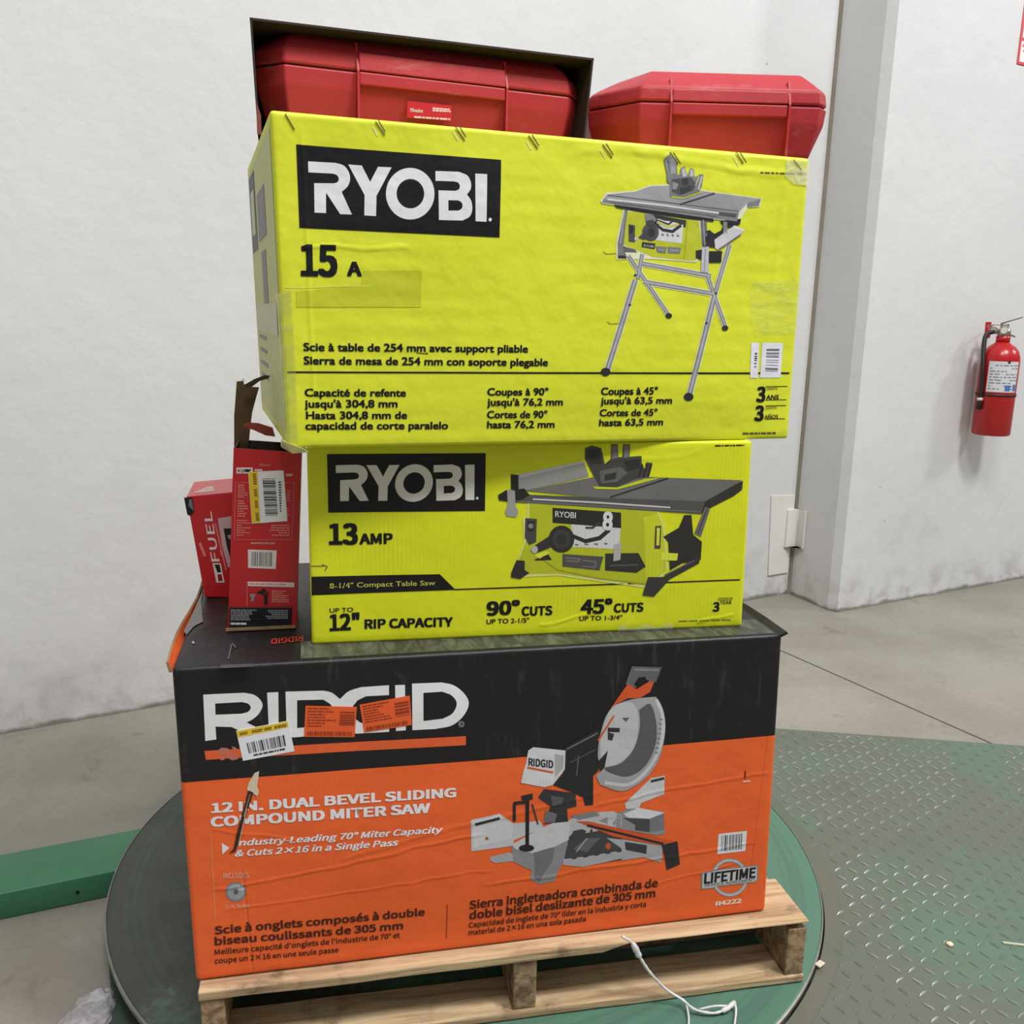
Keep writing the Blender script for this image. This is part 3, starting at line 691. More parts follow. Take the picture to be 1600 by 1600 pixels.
# the miter saw picture
z = Zoom(700, 1020, 2.963)
def P(pts, m, l=1): p.poly(z(pts), m, l, coarse=False)
def S(pts, w, m, l=1): p.stroke(z(pts), w / 2.963, m, l)
so = K('picture_orange', (205, 84, 40))
P([(103, 765), (235, 735), (300, 780), (420, 768), (440, 800), (300, 860), (300, 885), (105, 910)], G(196)); P([(112, 778), (235, 748), (300, 790), (290, 850), (115, 895)], G(206), 2); S([(122, 786), (236, 756)], 13, G(45), 3); p.disc(z([(176, 850)])[0], 2.6, 2.6, so, 3)
P([(815, 690), (935, 575), (1000, 563), (998, 650), (890, 690), (880, 716), (820, 716)], G(200)); S([(935, 590), (998, 576)], 12, G(55), 2)
P([(192, 935), (280, 915), (310, 930), (310, 955), (215, 965), (192, 950)], G(165))
P([(290, 890), (400, 860), (552, 855), (545, 930), (505, 1010), (490, 1050), (420, 1066), (378, 1040), (385, 1000), (300, 960)], G(138))
P([(392, 915), (490, 890), (480, 960), (450, 1000), (420, 1055), (395, 1035), (400, 985)], G(112), 2)
P([(290, 880), (430, 800), (500, 770), (560, 770), (555, 858), (490, 890), (400, 922), (310, 900)], G(200), 2)
P([(480, 832), (720, 790), (806, 860), (806, 952), (600, 982), (530, 972), (548, 880)], G(66))
P([(575, 900), (640, 850), (700, 850), (640, 915)], G(98), 2); S([(640, 850), (590, 915)], 5, G(170), 3); p.disc(z([(738, 888)])[0], 4, 5, so, 3)
P([(530, 948), (640, 935), (806, 908), (806, 945), (620, 985), (530, 975)], G(168), 2)
for k in range(5): S([(570 + k * 52, 945 - k * 8), (592 + k * 52, 942 - k * 8)], 8, G(60), 3)
P([(545, 770), (620, 735), (760, 725), (800, 745), (800, 800), (700, 815), (560, 840), (480, 835)], G(185)); P([(560, 745), (680, 725), (700, 745), (600, 765)], G(125), 2)
P([(690, 770), (830, 716), (990, 728), (1002, 835), (960, 840), (800, 810)], G(140)); P([(806, 738), (880, 712), (1000, 736), (930, 762), (830, 757)], G(212), 2); P([(806, 757), (930, 765), (930, 825), (862, 815), (862, 790)], G(72), 2); P([(930, 765), (998, 740), (996, 815), (930, 825)], G(118), 2)
P([(730, 850), (825, 860), (992, 890), (985, 966), (900, 940), (800, 955), (800, 900)], G(165), 2); P([(815, 868), (917, 885), (915, 926), (818, 905)], G(58), 3)
P([(588, 770), (650, 772), (1060, 872), (1000, 890), (760, 842)], so, 4); S([(640, 790), (995, 880)], 11, G(40), 5)
P([(985, 885), (1060, 868), (1071, 975), (1010, 1000), (1000, 940)], G(42), 5)
S([(303, 770), (303, 686), (365, 680)], 14, G(40), 4); S([(363, 650), (363, 895)], 17, G(32), 4); P([(333, 652), (387, 640), (387, 668), (340, 672)], G(40), 5); p.disc(z([(360, 895)])[0], 12, 5.5, G(36), 5); S([(385, 690), (412, 785)], 8, G(60), 3)
P([(440, 620), (585, 640), (590, 700), (545, 712), (552, 772), (440, 782), (470, 700), (412, 660)], G(52), 3); P([(470, 650), (530, 660), (520, 690), (480, 700)], G(85), 4); P([(445, 720), (500, 735), (490, 775), (440, 778)], G(110), 4)
P([(535, 432), (690, 345), (722, 390), (690, 540), (667, 560), (667, 695), (630, 697), (620, 660), (560, 632), (480, 602), (530, 545)], G(36), 3)
S([(545, 440), (690, 365)], 7, G(105), 4); S([(600, 470), (590, 560)], 6, G(90), 4); S([(560, 500), (680, 440)], 5, G(80), 4)
P([(368, 445), (392, 430), (540, 445), (536, 530), (480, 602), (440, 612), (333, 592), (345, 540), (358, 500)], G(205), 4); P([(490, 460), (532, 470), (528, 525), (490, 570)], G(165), 5)
p.text('RIDGID', z([(368, 512)])[0], z([(482, 524)])[0], 11, G(40), 0.05, layer=6); S([(362, 522), (482, 545)], 9, so, 6)
P(cs([(760, 240), (830, 215), (900, 204), (960, 200)]) + cs([(960, 200), (992, 260), (1002, 350), (978, 470), (925, 560), (850, 615), (790, 632), (700, 602)]) + [(680, 560), (715, 530)] + cs([(715, 530), (690, 480), (695, 400), (722, 300), (758, 242)]), G(160), 5)
P(cs([(880, 260), (930, 232), (955, 290), (962, 380), (940, 465), (890, 535), (820, 566), (740, 545), (715, 525)]) + cs([(715, 525), (800, 500), (862, 420), (884, 330), (881, 262)]), G(88), 6)
P(cs([(722, 310), (760, 245), (830, 222), (868, 250), (876, 330), (858, 430), (800, 495), (718, 515), (700, 420), (720, 315)]), G(186), 6)
S(cs([(962, 212), (988, 280), (990, 370), (962, 468), (900, 556), (825, 603), (720, 592)], 4), 14, G(198), 6)
for k in range(8): S([(975 - k * 3, 300 + k * 22), (990 - k * 3, 304 + k * 22)], 5, G(120), 7)
S([(690, 400), (765, 285)], 8, so, 7); S([(735, 350), (790, 352)], 20, G(45), 7); P([(735, 360), (765, 370), (755, 400), (735, 395)], G(50), 7); P([(685, 500), (735, 445), (720, 520), (700, 540)], G(40), 7); P([(800, 295), (835, 295), (820, 315)], G(90), 7)
P([(752, 248), (830, 138), (868, 165), (930, 128), (952, 130), (932, 178), (885, 205), (830, 206), (770, 235)], so, 7)
P([(818, 142), (850, 60), (987, 65), (960, 132), (930, 132), (905, 110), (870, 160)], G(96), 7); P([(858, 142), (880, 110), (915, 108), (872, 158)], g_black, 8); S([(862, 75), (975, 78)], 9, G(130), 8)
# bar code and lifetime badge
z = Zoom(1080, 1280, 10.67)
p.poly(z([(455, 245), (930, 195), (902, 530), (433, 582)]), G(222), 1); p.bars(z([(505, 275), (860, 240), (845, 500), (495, 535)]), 14, G(70), 2, 4)
p.disc((1140, 1371), 29, 30, G(150), 1, (23.5, 24)); p.disc((1140, 1371), 27.5, 28.5, G(190), 2, (25, 25.8))
p.poly(z([(160, 885), (300, 862), (390, 835), (860, 790), (1115, 758), (1108, 1010), (1060, 1050), (880, 1070), (420, 1122), (340, 1150), (160, 1162)]), G(135), 2)
p.poly(z([(185, 900), (310, 872), (400, 850), (1095, 780), (1090, 1000), (1050, 1035), (870, 1055), (410, 1108), (330, 1135), (185, 1145)]), G(196), 3)
p.text('LIFETIME', (1099.2, 1379.8), (1180, 1370), 15, G(28), 0.07, layer=4); p.text('SERVICE AGREEMENT', (1100, 1385), (1179, 1375.5), 4, G(70), 0.01, layer=4)
p.text('R4222', (1117.5, 1415), (1158, 1410), 6.5, K('ink_cream', (240, 214, 192)), 0.06)
# rip in the board, scuffed end of the orange bar, little punched tab
p.poly([(398, 1207), (405, 1204), (402, 1228), (405, 1236), (402, 1243), (396, 1239), (391, 1242), (386, 1232), (389, 1222)], K('torn_paper', (212, 196, 170)), 6, coarse=False)
p.poly([(388, 1234), (396, 1237), (384, 1276), (374, 1312), (368, 1330), (358, 1333), (365, 1326), (370, 1302), (379, 1268)], K('rip_dark', (56, 38, 26)), 7, coarse=False)
p.stroke([(391, 1240), (381, 1275)], 1.6, K('rip_brown', (150, 116, 84)), 8); p.stroke([(373, 1318), (386, 1262)], 1.2, K('rip_pale', (214, 178, 150)), 8)
for q_ in ([(340, 1173), (346, 1168), (356, 1169), (360, 1175), (352, 1178), (343, 1179)], [(352, 1181), (361, 1177), (371, 1179), (372, 1186), (362, 1188)], [(343, 1183), (349, 1181), (351, 1187), (345, 1188)], [(362, 1166), (369, 1168), (370, 1174), (365, 1173)]): p.poly(q_, K('scuffed_red', (186, 112, 98)), 2, coarse=False)
p.stroke([(1164, 1204), (1164, 1216)], 2.2, K('tab_dark', (90, 34, 14)), 2); p.stroke([(1160, 1221), (1172, 1220)], 2.4, K('tab_pale', (240, 190, 160)), 2)
bm = cg.body_bm(0.007, LINE_G); mats = [g_black, g_orange]
p.lay(bm, mats, cg.to3d)
# print on the top: side logo behind the red carton, yellow tape mark
TP = Plane(cg.base + Vector((0, 0, cg.q[2][1] - cg.b0)), GP.u, -GP.n); 
ZG = TP.o.z
def top3d(a, b, h): return Vector((a, b, ZG - cg.base.z + h))
pt_ = Print(TP, True)
pt_.text('RIDGID', (474, 994), (424, 999), -8, K('top_logo_red', (170, 52, 28)), 0.03)
pt_.poly([(319, 917), (314, 937), (317, 972), (303, 979), (292, 992), (287, 987), (302, 957)], paper('miter_torn_grey', (122, 121, 114), gg), 1, coarse=False)
pt_.poly([(300, 1003), (303, 1002), (304, 1006), (300, 1006)], K('fleck', (150, 150, 150)), 1, coarse=False); pt_.stroke([(357, 1030), (362, 1005), (368, 1012)], 2.2, K('scratch_grey', (84, 82, 82))); pt_.stroke([(345, 1042), (395, 1040)], 5, K('scratch_grey2', (70, 69, 70)))
pt_.lay(bm, mats, top3d, grid=0, base=0.0006)
link('body', bm, mats, tg)
# flared side flaps at the top edge
flap_m = [g_black, kraft, g_orange]
def strip(name, pts_lo, pts_hi, th, out, mat_i, par, mats):
    bm = bmesh.new(); n = len(pts_lo); out = Vector(out)
    A = [bm.verts.new(q) for q in pts_lo]; B_ = [bm.verts.new(q) for q in pts_hi]
    C = [bm.verts.new(Vector(q) + out * th) for q in pts_lo]; D = [bm.verts.new(Vector(q) + out * th) for q in pts_hi]
    for k in range(n - 1):
        bm.faces.new((A[k], A[k + 1], B_[k + 1], B_[k])).material_index = mat_i
        bm.faces.new((C[k], C[k + 1], D[k + 1], D[k])).material_index = 0
        bm.faces.new((B_[k], B_[k + 1], D[k + 1], D[k])).material_index = 1
        bm.faces.new((A[k], A[k + 1], C[k + 1], C[k])).material_index = 1
    bm.faces.new((A[0], B_[0], D[0], C[0])).material_index = 1; bm.faces.new((A[-1], B_[-1], D[-1], C[-1])).material_index = 1
    bmesh.ops.recalc_face_normals(bm, faces=bm.faces[:])
    return link(name, bm, mats, par)
hx = cg.q[2][0] - cg.ctr; hz = ZG - cg.base.z; hd = cg.depth / 2
lx = cg.q[3][0] - cg.ctr
lo = []; hi = []
for k in range(9):
    t = k / 8; y = -hd + 0.012 + t * 0.58; lo.append((lx - 0.002, y, hz - 0.012)); hi.append((lx - 0.006 - 0.004 * math.sin(t * 7), y, hz + 0.003 + 0.003 * math.sin(t * 5 + 1) - 0.001 * t))
strip('flap', lo, hi, 0.004, (-1, 0, 0), 2, tg, flap_m)['label'] = 'raised side flap with torn orange edge'
lo = []; hi = []
for k in range(9):
    t = k / 8; y = -hd + 0.0 + t * 0.58; lo.append((hx - 0.012 + 0.004 * math.sin(t * 4), y, hz - 0.004)); hi.append((hx + 0.008 - 0.003 * math.sin(t * 6), y, hz + 0.005 + 0.003 * math.sin(t * 9)))
strip('flap', lo, hi, 0.005, (0.6, 0, -0.8), 0, tg, [g_black, g_black, g_orange])['label'] = 'crumpled right flap edge'
# clear tape along the top front edge
clear = film('clear_tape', (200, 202, 206), 0.22, 0.2, 0.001, 60, (6, 1, 1))
bm = bmesh.new(); tz = hz + 0.0012; n_ = 24
for k in range(n_):
    xa, xb = lx + 0.20 + (hx - lx - 0.212) * k / n_, lx + 0.20 + (hx - lx - 0.212) * (k + 1) / n_
    yb = -hd + 0.09 + 0.01 * math.sin(k * 0.7)
    bm.faces.new([bm.verts.new(q) for q in ((xa, -hd + 0.008, tz), (xb, -hd + 0.008, tz), (xb, yb, tz), (xa, yb, tz))])
bmesh.ops.remove_doubles(bm, verts=bm.verts[:], dist=0.0001)
link('packing_tape', bm, film('dull_tape', (172, 178, 150), 0.16, 0.3, 0.0005, 16, (3, 1, 1)), tg)
# stickers
st_white = plain('label_paper', (226, 226, 232), 0.5); st_ink = plain('label_ink', (52, 50, 58), 0.6); st_y = plain('label_yellow', (226, 190, 40), 0.5); st_or = plain('label_orange', (226, 92, 38), 0.5); st_r = plain('label_rust_ink', (140, 46, 24), 0.6); st_b = plain('label_brown', (96, 70, 30), 0.6)
def price(pr):
    zz = Zoom(360, 1080, 13.33)
    pr.poly(zz([(125, 830), (1195, 622), (1212, 745), (152, 965)]), st_y, 1)
    for a, b_ in ((0.04, 0.2), (0.28, 0.5), (0.52, 0.68), (0.72, 0.97)):
        L = lambda t, o: (125 + 1070 * t + 22, 830 - 208 * t + o)
        pr.lines(zz([L(a, 40), L(b_, 40), L(b_, 105), L(a, 105)]), 2, st_b, 2, int(a * 90), 0.1, 0.25)
    pr.bars(zz([(335, 1075), (1130, 900), (1170, 1125), (390, 1290)]), 22, st_ink, 2, 5)
    pr.lines(zz([(480, 1310), (1150, 1170), (1160, 1215), (490, 1350)]), 1, st_ink, 2, 3, 0.1, 0.2)
    return st_white
zz = Zoom(360, 1080, 13.33)
sticker(tg, cg, 'price_sticker', zz([(118, 822), (1200, 612), (1335, 1240), (262, 1445)]), price, 'white bar code sticker with yellow head')
def ship(quad, bars, seed):
    def fn(pr):
        tl, tr, br_, bl = quad
        Q = lambda s, t: (tl[0] + (tr[0] - tl[0]) * s + ((bl[0] - tl[0]) * (1 - s) + (br_[0] - tr[0]) * s) * t, tl[1] + (tr[1] - tl[1]) * s + ((bl[1] - tl[1]) * (1 - s) + (br_[1] - tr[1]) * s) * t)
        sq = lambda a, b_, c, d_: [Q(a, b_), Q(c, b_), Q(c, d_), Q(a, d_)]
        pr.lines(sq(0.05, 0.06, 0.62, 0.72), 7, st_r, 2, seed, 0.6, 0.6)
        pr.bars(sq(0.68, 0.16, 0.97, 0.66), 8, st_r, 2, seed + 2, False)
        pr.bars(sq(0.06, 0.82, 0.94, 0.96), 34, st_r, 2, seed + 3)
        return st_or
    return fn
q1 = [(477.5, 1102.5), (557.5, 1104), (554, 1151), (475, 1150.6)]; q2 = [(562, 1100.6), (640, 1086), (643, 1131), (569, 1143.7)]
sticker(tg, cg, 'shipping_label', q1, ship(q1, 1, 11), 'left orange shipping label')
sticker(tg, cg, 'shipping_label', q2, ship(q2, 1, 21), 'right orange shipping label')

# ================================================================== compact table saw carton (middle)
MP = yaw_plane(onz(487, 1008, ZG), 10.9)
m_cre = [(-0.38, 0.33, 0.0, 0.325, 0.006, 0.0012), (0.0, 0.02, 0.12, 0.04, 0.006, 0.002), (-0.37, 0.1, -0.32, 0.102, 0.003, -0.002), (0.3, 0.01, 0.38, 0.03, 0.006, 0.002), (0.05, 0.31, 0.3, 0.33, 0.008, 0.001)]
mg = crease_group('compact_carton_paper', m_cre, ('x', 0.0075, 0.00012), 0.0004)
M = lambda nm, c, **kw: paper('compact_' + nm, c, mg, **kw)
m_lime = M('lime_ink', (214, 220, 34), rough=0.5, spec=0.3, var=0.16); m_black = M('black_ink', (22, 21, 20), rough=0.5, spec=0.3); m_white = M('white_ink', (212, 212, 200))
m_halo = M('pale_lime', (214, 218, 130)); m_lime2 = M('picture_lime', (178, 186, 34)); H = lambda i: M('grey_%d' % i, (i + 1, i, i - 3))
cm = Carton(MP, (479, 694), (1176, 689), (1159, 985), (487, 1008), ZG + 0.0005, 0.56, 2, 0.003, 0.0018)
tm = thing('compact_saw_carton', 'lime yellow compact table saw carton in the middle of the stack', 'carton', cm.base, cm.yaw)
ZM = cm.base.z + (cm.q[2][1] - cm.b0)
# table saw carton plane is needed for the shared logo
TPL = yaw_plane(onz(800, 690, 1.066) - Vector((0, 0.028, 0)), 17.4)
def logo_shapes():
    zl = Zoom(370, 160, 3.556); pl = TPL
    tl, tr, br_, bl = [pl.at(*q) for q in zl([(330, 233), (1467, 320), (1455, 752), (348, 697)])]
    def nrm(pts):
        out = []
        for a, b_ in [pl.at(*q) for q in zl(pts)]:
            t = 0.5
            for _ in range(6):
                xl = tl[0] + (bl[0] - tl[0]) * t; xr = tr[0] + (br_[0] - tr[0]) * t; s = (a - xl) / (xr - xl)
                yt = tl[1] + (tr[1] - tl[1]) * s; yb = bl[1] + (br_[1] - bl[1]) * s; t = (b_ - yt) / (yb - yt)
            out.append((s, t))
        return out
    el = lambda cx, cy, rx, ry: [(cx + rx * math.cos(2 * PI * k / 44), cy + ry * math.sin(2 * PI * k / 44)) for k in range(44)]
    sh = [([(396, 327)] + cs([(548, 335), (595, 350), (622, 385), (630, 425), (617, 465), (583, 497)]) + [(640, 623), (575, 621), (496, 500), (496, 615), (432, 612), (430, 448)] + cs([(540, 449), (560, 442), (567, 424), (558, 404), (535, 395)]) + [(398, 388)], []),
          ([(620, 344), (695, 350), (741, 442), (785, 357), (860, 361), (776, 520), (773, 632), (708, 628), (710, 515)], []),
          (el(962, 508, 134, 144), [el(963, 508, 76, 82)]),
          ([(1102, 382)] + cs([(1232, 387), (1278, 408), (1297, 445), (1296, 482), (1275, 514)]) + cs([(1276, 515), (1298, 548), (1304, 595), (1290, 635), (1250, 658)]) + [(1120, 655), (1118, 490)] + cs([(1210, 493), (1230, 485), (1236, 466), (1226, 447), (1200, 440)]) + [(1102, 437)], [[(1172, 545)] + cs([(1226, 546), (1244, 557), (1250, 575), (1244, 593), (1226, 603)]) + [(1172, 603)]]),
          ([(1322, 397), (1388, 400), (1383, 665), (1322, 662)], []), (el(1403, 653, 9, 10), [])]
    return [(nrm(o), [nrm(h) for h in hs]) for o, hs in sh]
LOGO = logo_shapes()
def logo(pr, quad, black, white_):
    pr.poly(quad, black, 1); tl, tr, br_, bl = [pr.pl.at(*q) for q in quad]
    def mp(lp): return [tuple(tl[i] * (1 - s) * (1 - t) + tr[i] * s * (1 - t) + br_[i] * s * t + bl[i] * (1 - s) * t for i in (0, 1)) for s, t in lp]
    for o, hs in LOGO: pr.poly_ab([mp(o)] + [mp(h) for h in hs], white_, 2, True)
p = Print(MP)
logo(p, [(511, 709.5), (759, 708), (757.5, 798), (513, 801)], m_black, m_white)
p.text('13', (514, 850), (559.5, 849.5), 30.5, m_black, 0.06, grot=True); p.text('AMP', (561.5, 850), (613.7, 849), 15.5, m_black, 0.06, grot=True)
p.poly([(486.5, 901), (687, 897), (712, 921.5), (487, 930)], m_black, 1); p.stroke([(710, 921), (1156, 905.7)], 2.0, m_black)
p.text('8-1/4" Compact Table Saw', (515, 919), (680, 914), 7.5, M('strip_text', (186, 192, 90)), 0.012, layer=2)
p.text('UP TO', (515, 957), (552, 955.8), 6.5, m_black, 0.02); p.text('12"', (515, 985), (562, 983), 24, m_black, 0.06, grot=True); p.text('RIP CAPACITY', (569.7, 982), (707.5, 978), 13.5, m_black, 0.06, grot=True)
p.text('90°', (760, 961.5), (812, 959), 20.5, m_black, 0.06, grot=True); p.text('CUTS', (815, 962), (863, 960.6), 13.5, m_black, 0.06, grot=True); p.text('UP TO 2-1/5"', (760, 975), (827, 972.5), 7, m_black, 0.03)
p.text('45°', (907, 958.8), (956, 957), 21, m_black, 0.06, grot=True); p.text('CUTS', (958.6, 956.5), (1004.8, 954.6), 13, m_black, 0.06, grot=True); p.text('UP TO 1-3/4"', (905, 970), (971.8, 967.5), 6.5, m_black, 0.03)
p.text('3', (1113, 955), (1123.6, 954.5), 13.5, m_black, 0.06, grot=True); p.text('YEAR', (1124.5, 944), (1143, 943.5), 5, m_black, 0.02); p.lines([(1122, 934), (1146, 933), (1146, 938.5), (1122, 939.5)], 2, M('faint_ink', (120, 124, 40)), 1, 3, 0.2)
p.lines([(1060, 969.5), (1142, 967.5), (1142, 970), (1060, 972)], 1, M('faint_ink', (120, 124, 40)), 1, 5, 0.0, 0.3); p.lines([(1117, 695.5), (1163, 694.5), (1163, 697), (1117, 698)], 1, m_black, 1, 8, 0, 0.2)
p.stroke([(485, 884.5), (505, 884.5)], 1.3, M('scratch', (104, 96, 70))); p.stroke([(503, 882), (511, 885), (508, 892)], 1.5, M('scratch', (104, 96, 70)))
z = Zoom(760, 670, 3.636)
def P(pts, m, l=1): p.poly(z(pts), m, l, coarse=False)
def S(pts, w, m, l=1): p.stroke(z(pts), w / 3.636, m, l)
P([(232, 415), (975, 465), (1010, 560), (1030, 790), (1000, 830), (915, 905), (780, 885), (400, 832), (140, 845), (210, 650), (205, 505), (230, 500)], m_halo)
P([(242, 420), (968, 470), (1000, 560), (1018, 800), (910, 890), (780, 870), (400, 820), (155, 825), (218, 650), (242, 600)], m_lime2, 2)
P([(890, 500), (968, 480), (998, 560), (1014, 795), (910, 888), (900, 780)], M('picture_lime_light', (196, 204, 38)), 3); S([(245, 690), (400, 800), (640, 850), (900, 880)], 7, M('picture_lime_dark', (146, 152, 28)), 3)
P([(138, 258), (182, 262), (182, 348), (138, 340)], H(32), 2); P([(180, 262), (555, 188), (582, 270), (230, 348), (182, 342)], H(140), 2); P([(182, 258), (540, 184), (558, 192), (190, 278)], H(172), 3)
P([(218, 352), (600, 275), (930, 273), (1452, 292), (1240, 412), (700, 397)], H(106), 3); S([(700, 388), (1030, 280)], 9, H(45), 4)
P([(165, 395), (220, 372), (700, 392), (1242, 410), (1216, 482), (700, 450), (165, 416)], H(80), 4); S([(262, 398), (640, 418), (1042, 445)], 9, H(196), 5); S([(170, 410), (700, 440), (1210, 470)], 6, H(112), 5)
P([(1240, 410), (1456, 294), (1452, 345), (1402, 382), (1260, 452), (1216, 482)], H(48), 4)
P([(65, 375), (110, 348), (215, 338), (245, 375), (170, 417), (70, 405)], H(34), 5); P([(116, 345), (160, 350), (165, 440), (180, 470), (168, 500), (112, 492), (106, 465), (120, 430)], H(152), 6)
P([(560, 110), (600, 95), (652, 110), (672, 200), (708, 170), (708, 88), (746, 88), (748, 160), (772, 160), (776, 88), (816, 88), (812, 158), (880, 153), (882, 200), (900, 230), (905, 190), (942, 193), (920, 272), (850, 282), (740, 328), (642, 328), (600, 250), (560, 170)], H(64), 5)
P([(712, 95), (742, 95), (745, 165), (712, 172)], H(110), 6); P([(780, 92), (812, 92), (808, 160), (780, 165)], H(110), 6); P([(575, 120), (640, 118), (655, 200), (590, 195)], H(50), 6); P([(640, 240), (760, 215), (800, 250), (740, 300), (650, 310)], H(95), 6); P([(670, 260), (740, 245), (730, 285), (670, 295)], H(50), 7); P([(780, 185), (870, 170), (870, 220), (800, 240)], H(44), 6)
for k in range(3): S([(865 + k * 26, 270), (885 + k * 26, 200)], 9, H(38), 7)
P([(602, 326), (740, 332), (900, 282), (985, 278), (745, 342), (620, 340)], M('insert_lime', (196, 204, 22)), 6)
P([(374, 447), (762, 474), (762, 562), (374, 532)], H(40), 4); p.text('RYOBI', z([(388, 498)])[0], z([(505, 506)])[0], 9, H(200), 0.02, layer=5)
P([(480, 540), (760, 562), (748, 682), (482, 668)], H(204), 4); S([(490, 608), (560, 636), (640, 618), (694, 572)], 22, H(44), 5); S([(560, 560), (600, 560), (640, 530)], 12, H(60), 5); p.text('8', z([(655, 568)])[0], z([(712, 572)])[0], 27, H(214), 0.04, layer=6)
for k in range(4): S([(500 + k * 55, 655 - k * 2), (520 + k * 55, 657 - k * 2)], 9, H(110), 5)
P([(270, 662), (365, 600), (400, 640), (360, 672), (285, 702)], H(50), 6); p.disc(z([(424, 624)])[0], 20, 21, H(46), 6); p.disc(z([(424, 624)])[0], 14, 15, H(60), 7); p.disc(z([(424, 624)])[0], 8, 9, H(50), 8); p.disc(z([(272, 683)])[0], 5, 6, H(176), 7)
P([(220, 505), (285, 510), (280, 640), (240, 657), (216, 612)], H(68), 6); P([(232, 520), (270, 524), (268, 580), (232, 578)], H(40), 7); p.disc(z([(250, 550)])[0], 4, 4, H(130), 8)
P([(265, 715), (340, 690), (360, 700), (300, 735)], M('handle_lime', (214, 220, 60)), 5); P([(270, 740), (350, 712), (370, 742), (280, 746)], H(40), 5)
P([(430, 708), (662, 724), (640, 802), (430, 780)], H(78), 5); S([(450, 730), (530, 738), (520, 752), (450, 748)], 8, H(112), 6); S([(545, 745), (620, 752), (615, 785), (540, 778)], 8, H(112), 6)
P([(672, 706), (860, 703), (902, 780), (850, 816), (672, 802)], H(48), 5); S([(700, 775), (860, 770)], 10, H(80), 6); P([(722, 655), (765, 643), (757, 742), (718, 750)], H(172), 7)
P([(170, 743), (216, 748), (216, 800), (242, 817), (190, 852), (138, 842), (140, 815)], H(44), 5)
P([(1000, 612), (1090, 560), (1120, 488), (1162, 488), (1172, 600), (1222, 640), (1216, 742), (1170, 752), (1110, 762), (1040, 802), (1030, 640)], H(44), 3)
P([(915, 840), (1002, 840), (1180, 735), (1216, 700), (1206, 762), (1040, 852), (950, 952), (884, 945)], H(54), 5); S([(1010, 830), (1180, 745)], 8, H(90), 6)
P([(1178, 592), (1240, 440), (1268, 452), (1216, 612)], H(104), 5); S([(1200, 590), (1250, 455)], 6, H(60), 6); P([(985, 700), (1086, 706), (1080, 746), (990, 746)], M('handle_lime', (214, 220, 60)), 5); P([(955, 550), (990, 548), (985, 680), (950, 680)], H(70), 4); P([(965, 560), (982, 560), (978, 660), (962, 660)], M('handle_lime', (214, 220, 60)), 5)
bm = cm.body_bm(0.005); mats = [m_lime]; p.lay(bm, mats, cm.to3d)
link('body', bm, mats, tm)
# crumpled clear tape hanging over the lower edge
bm = bmesh.new()
for k in range(12):
    xs_ = [cm.pl.at(965 + 85 * (k + d_) / 12, 988) for d_ in (0, 1)]
    y_ = [0.010 + 0.004 * math.sin((k + d_) * 1.3) for d_ in (0, 1)]
    bm.faces.new([bm.verts.new(cm.loc(a, cm.b0 + hgt, o_)) for (a, _), hgt, o_ in ((xs_[0], 0.003, 0.004), (xs_[1], 0.003, 0.004), (xs_[1], y_[1], 0.0035), (xs_[0], y_[0], 0.0035))])
link('packing_tape', bm, clear, tm)

# ================================================================== table saw carton (top)
t_cre = [(-0.42, 0.30, -0.25, 0.305, 0.006, 0.002), (0.1, 0.47, 0.42, 0.455, 0.01, 0.003), (0.15, 0.49, 0.43, 0.485, 0.008, -0.003), (0.0, 0.47, 0.3, 0.475, 0.012, 0.002), (0.38, 0.1, 0.40, 0.47, 0.012, 0.002), (-0.405, 0.05, -0.415, 0.48, 0.006, 0.002)]
tgp = crease_group('saw_carton_paper', t_cre, ('z', 0.03, 0.0002), 0.0006)
T = lambda nm, c, **kw: paper('saw_' + nm, c, tgp, **kw)
t_lime = T('lime_ink', (217, 224, 50), rough=0.46, spec=0.35, var=0.14); t_black = T('black_ink', (22, 20, 24), rough=0.45, spec=0.3); t_white = T('white_ink', (226, 225, 230)); U = lambda i: T('grey_%d' % i, (i, i, i + 4))
t_halo = T('pale_halo', (222, 224, 190)); t_lime2 = T('picture_lime', (188, 194, 44)); t_olive = T('olive_rule', (84, 84, 30))
ct = Carton(TPL, (421, 171), (1266, 247), (1232, 687), (450, 699), ZM + 0.0005, 0.58, 3, 0.005, 0.003, flare=0.017)
tt2 = thing('table_saw_carton', 'lime yellow table saw carton with folding stand picture, topmost of the three big cartons', 'carton', ct.base, ct.yaw)
ZT = ct.base.z + (ct.q[3][1] + ct.q[2][1]) / 2 - ct.b0
p = Print(TPL); z3 = Zoom(370, 160, 3.556)
logo(p, z3([(330, 233), (1467, 320), (1455, 752), (348, 697)]), t_black, t_white)
p.text('15', (470, 429.5), (527.5, 430.5), 46, t_black, 0.06, grot=True); p.text('A', (542, 430.5), (565, 431), 21, t_black, 0.06, grot=True)
p.poly(z3([(700, 935), (1025, 935), (1020, 1138), (330, 1138), (330, 1050), (690, 1020)]), T('faded_patch', (194, 200, 40)), 1)
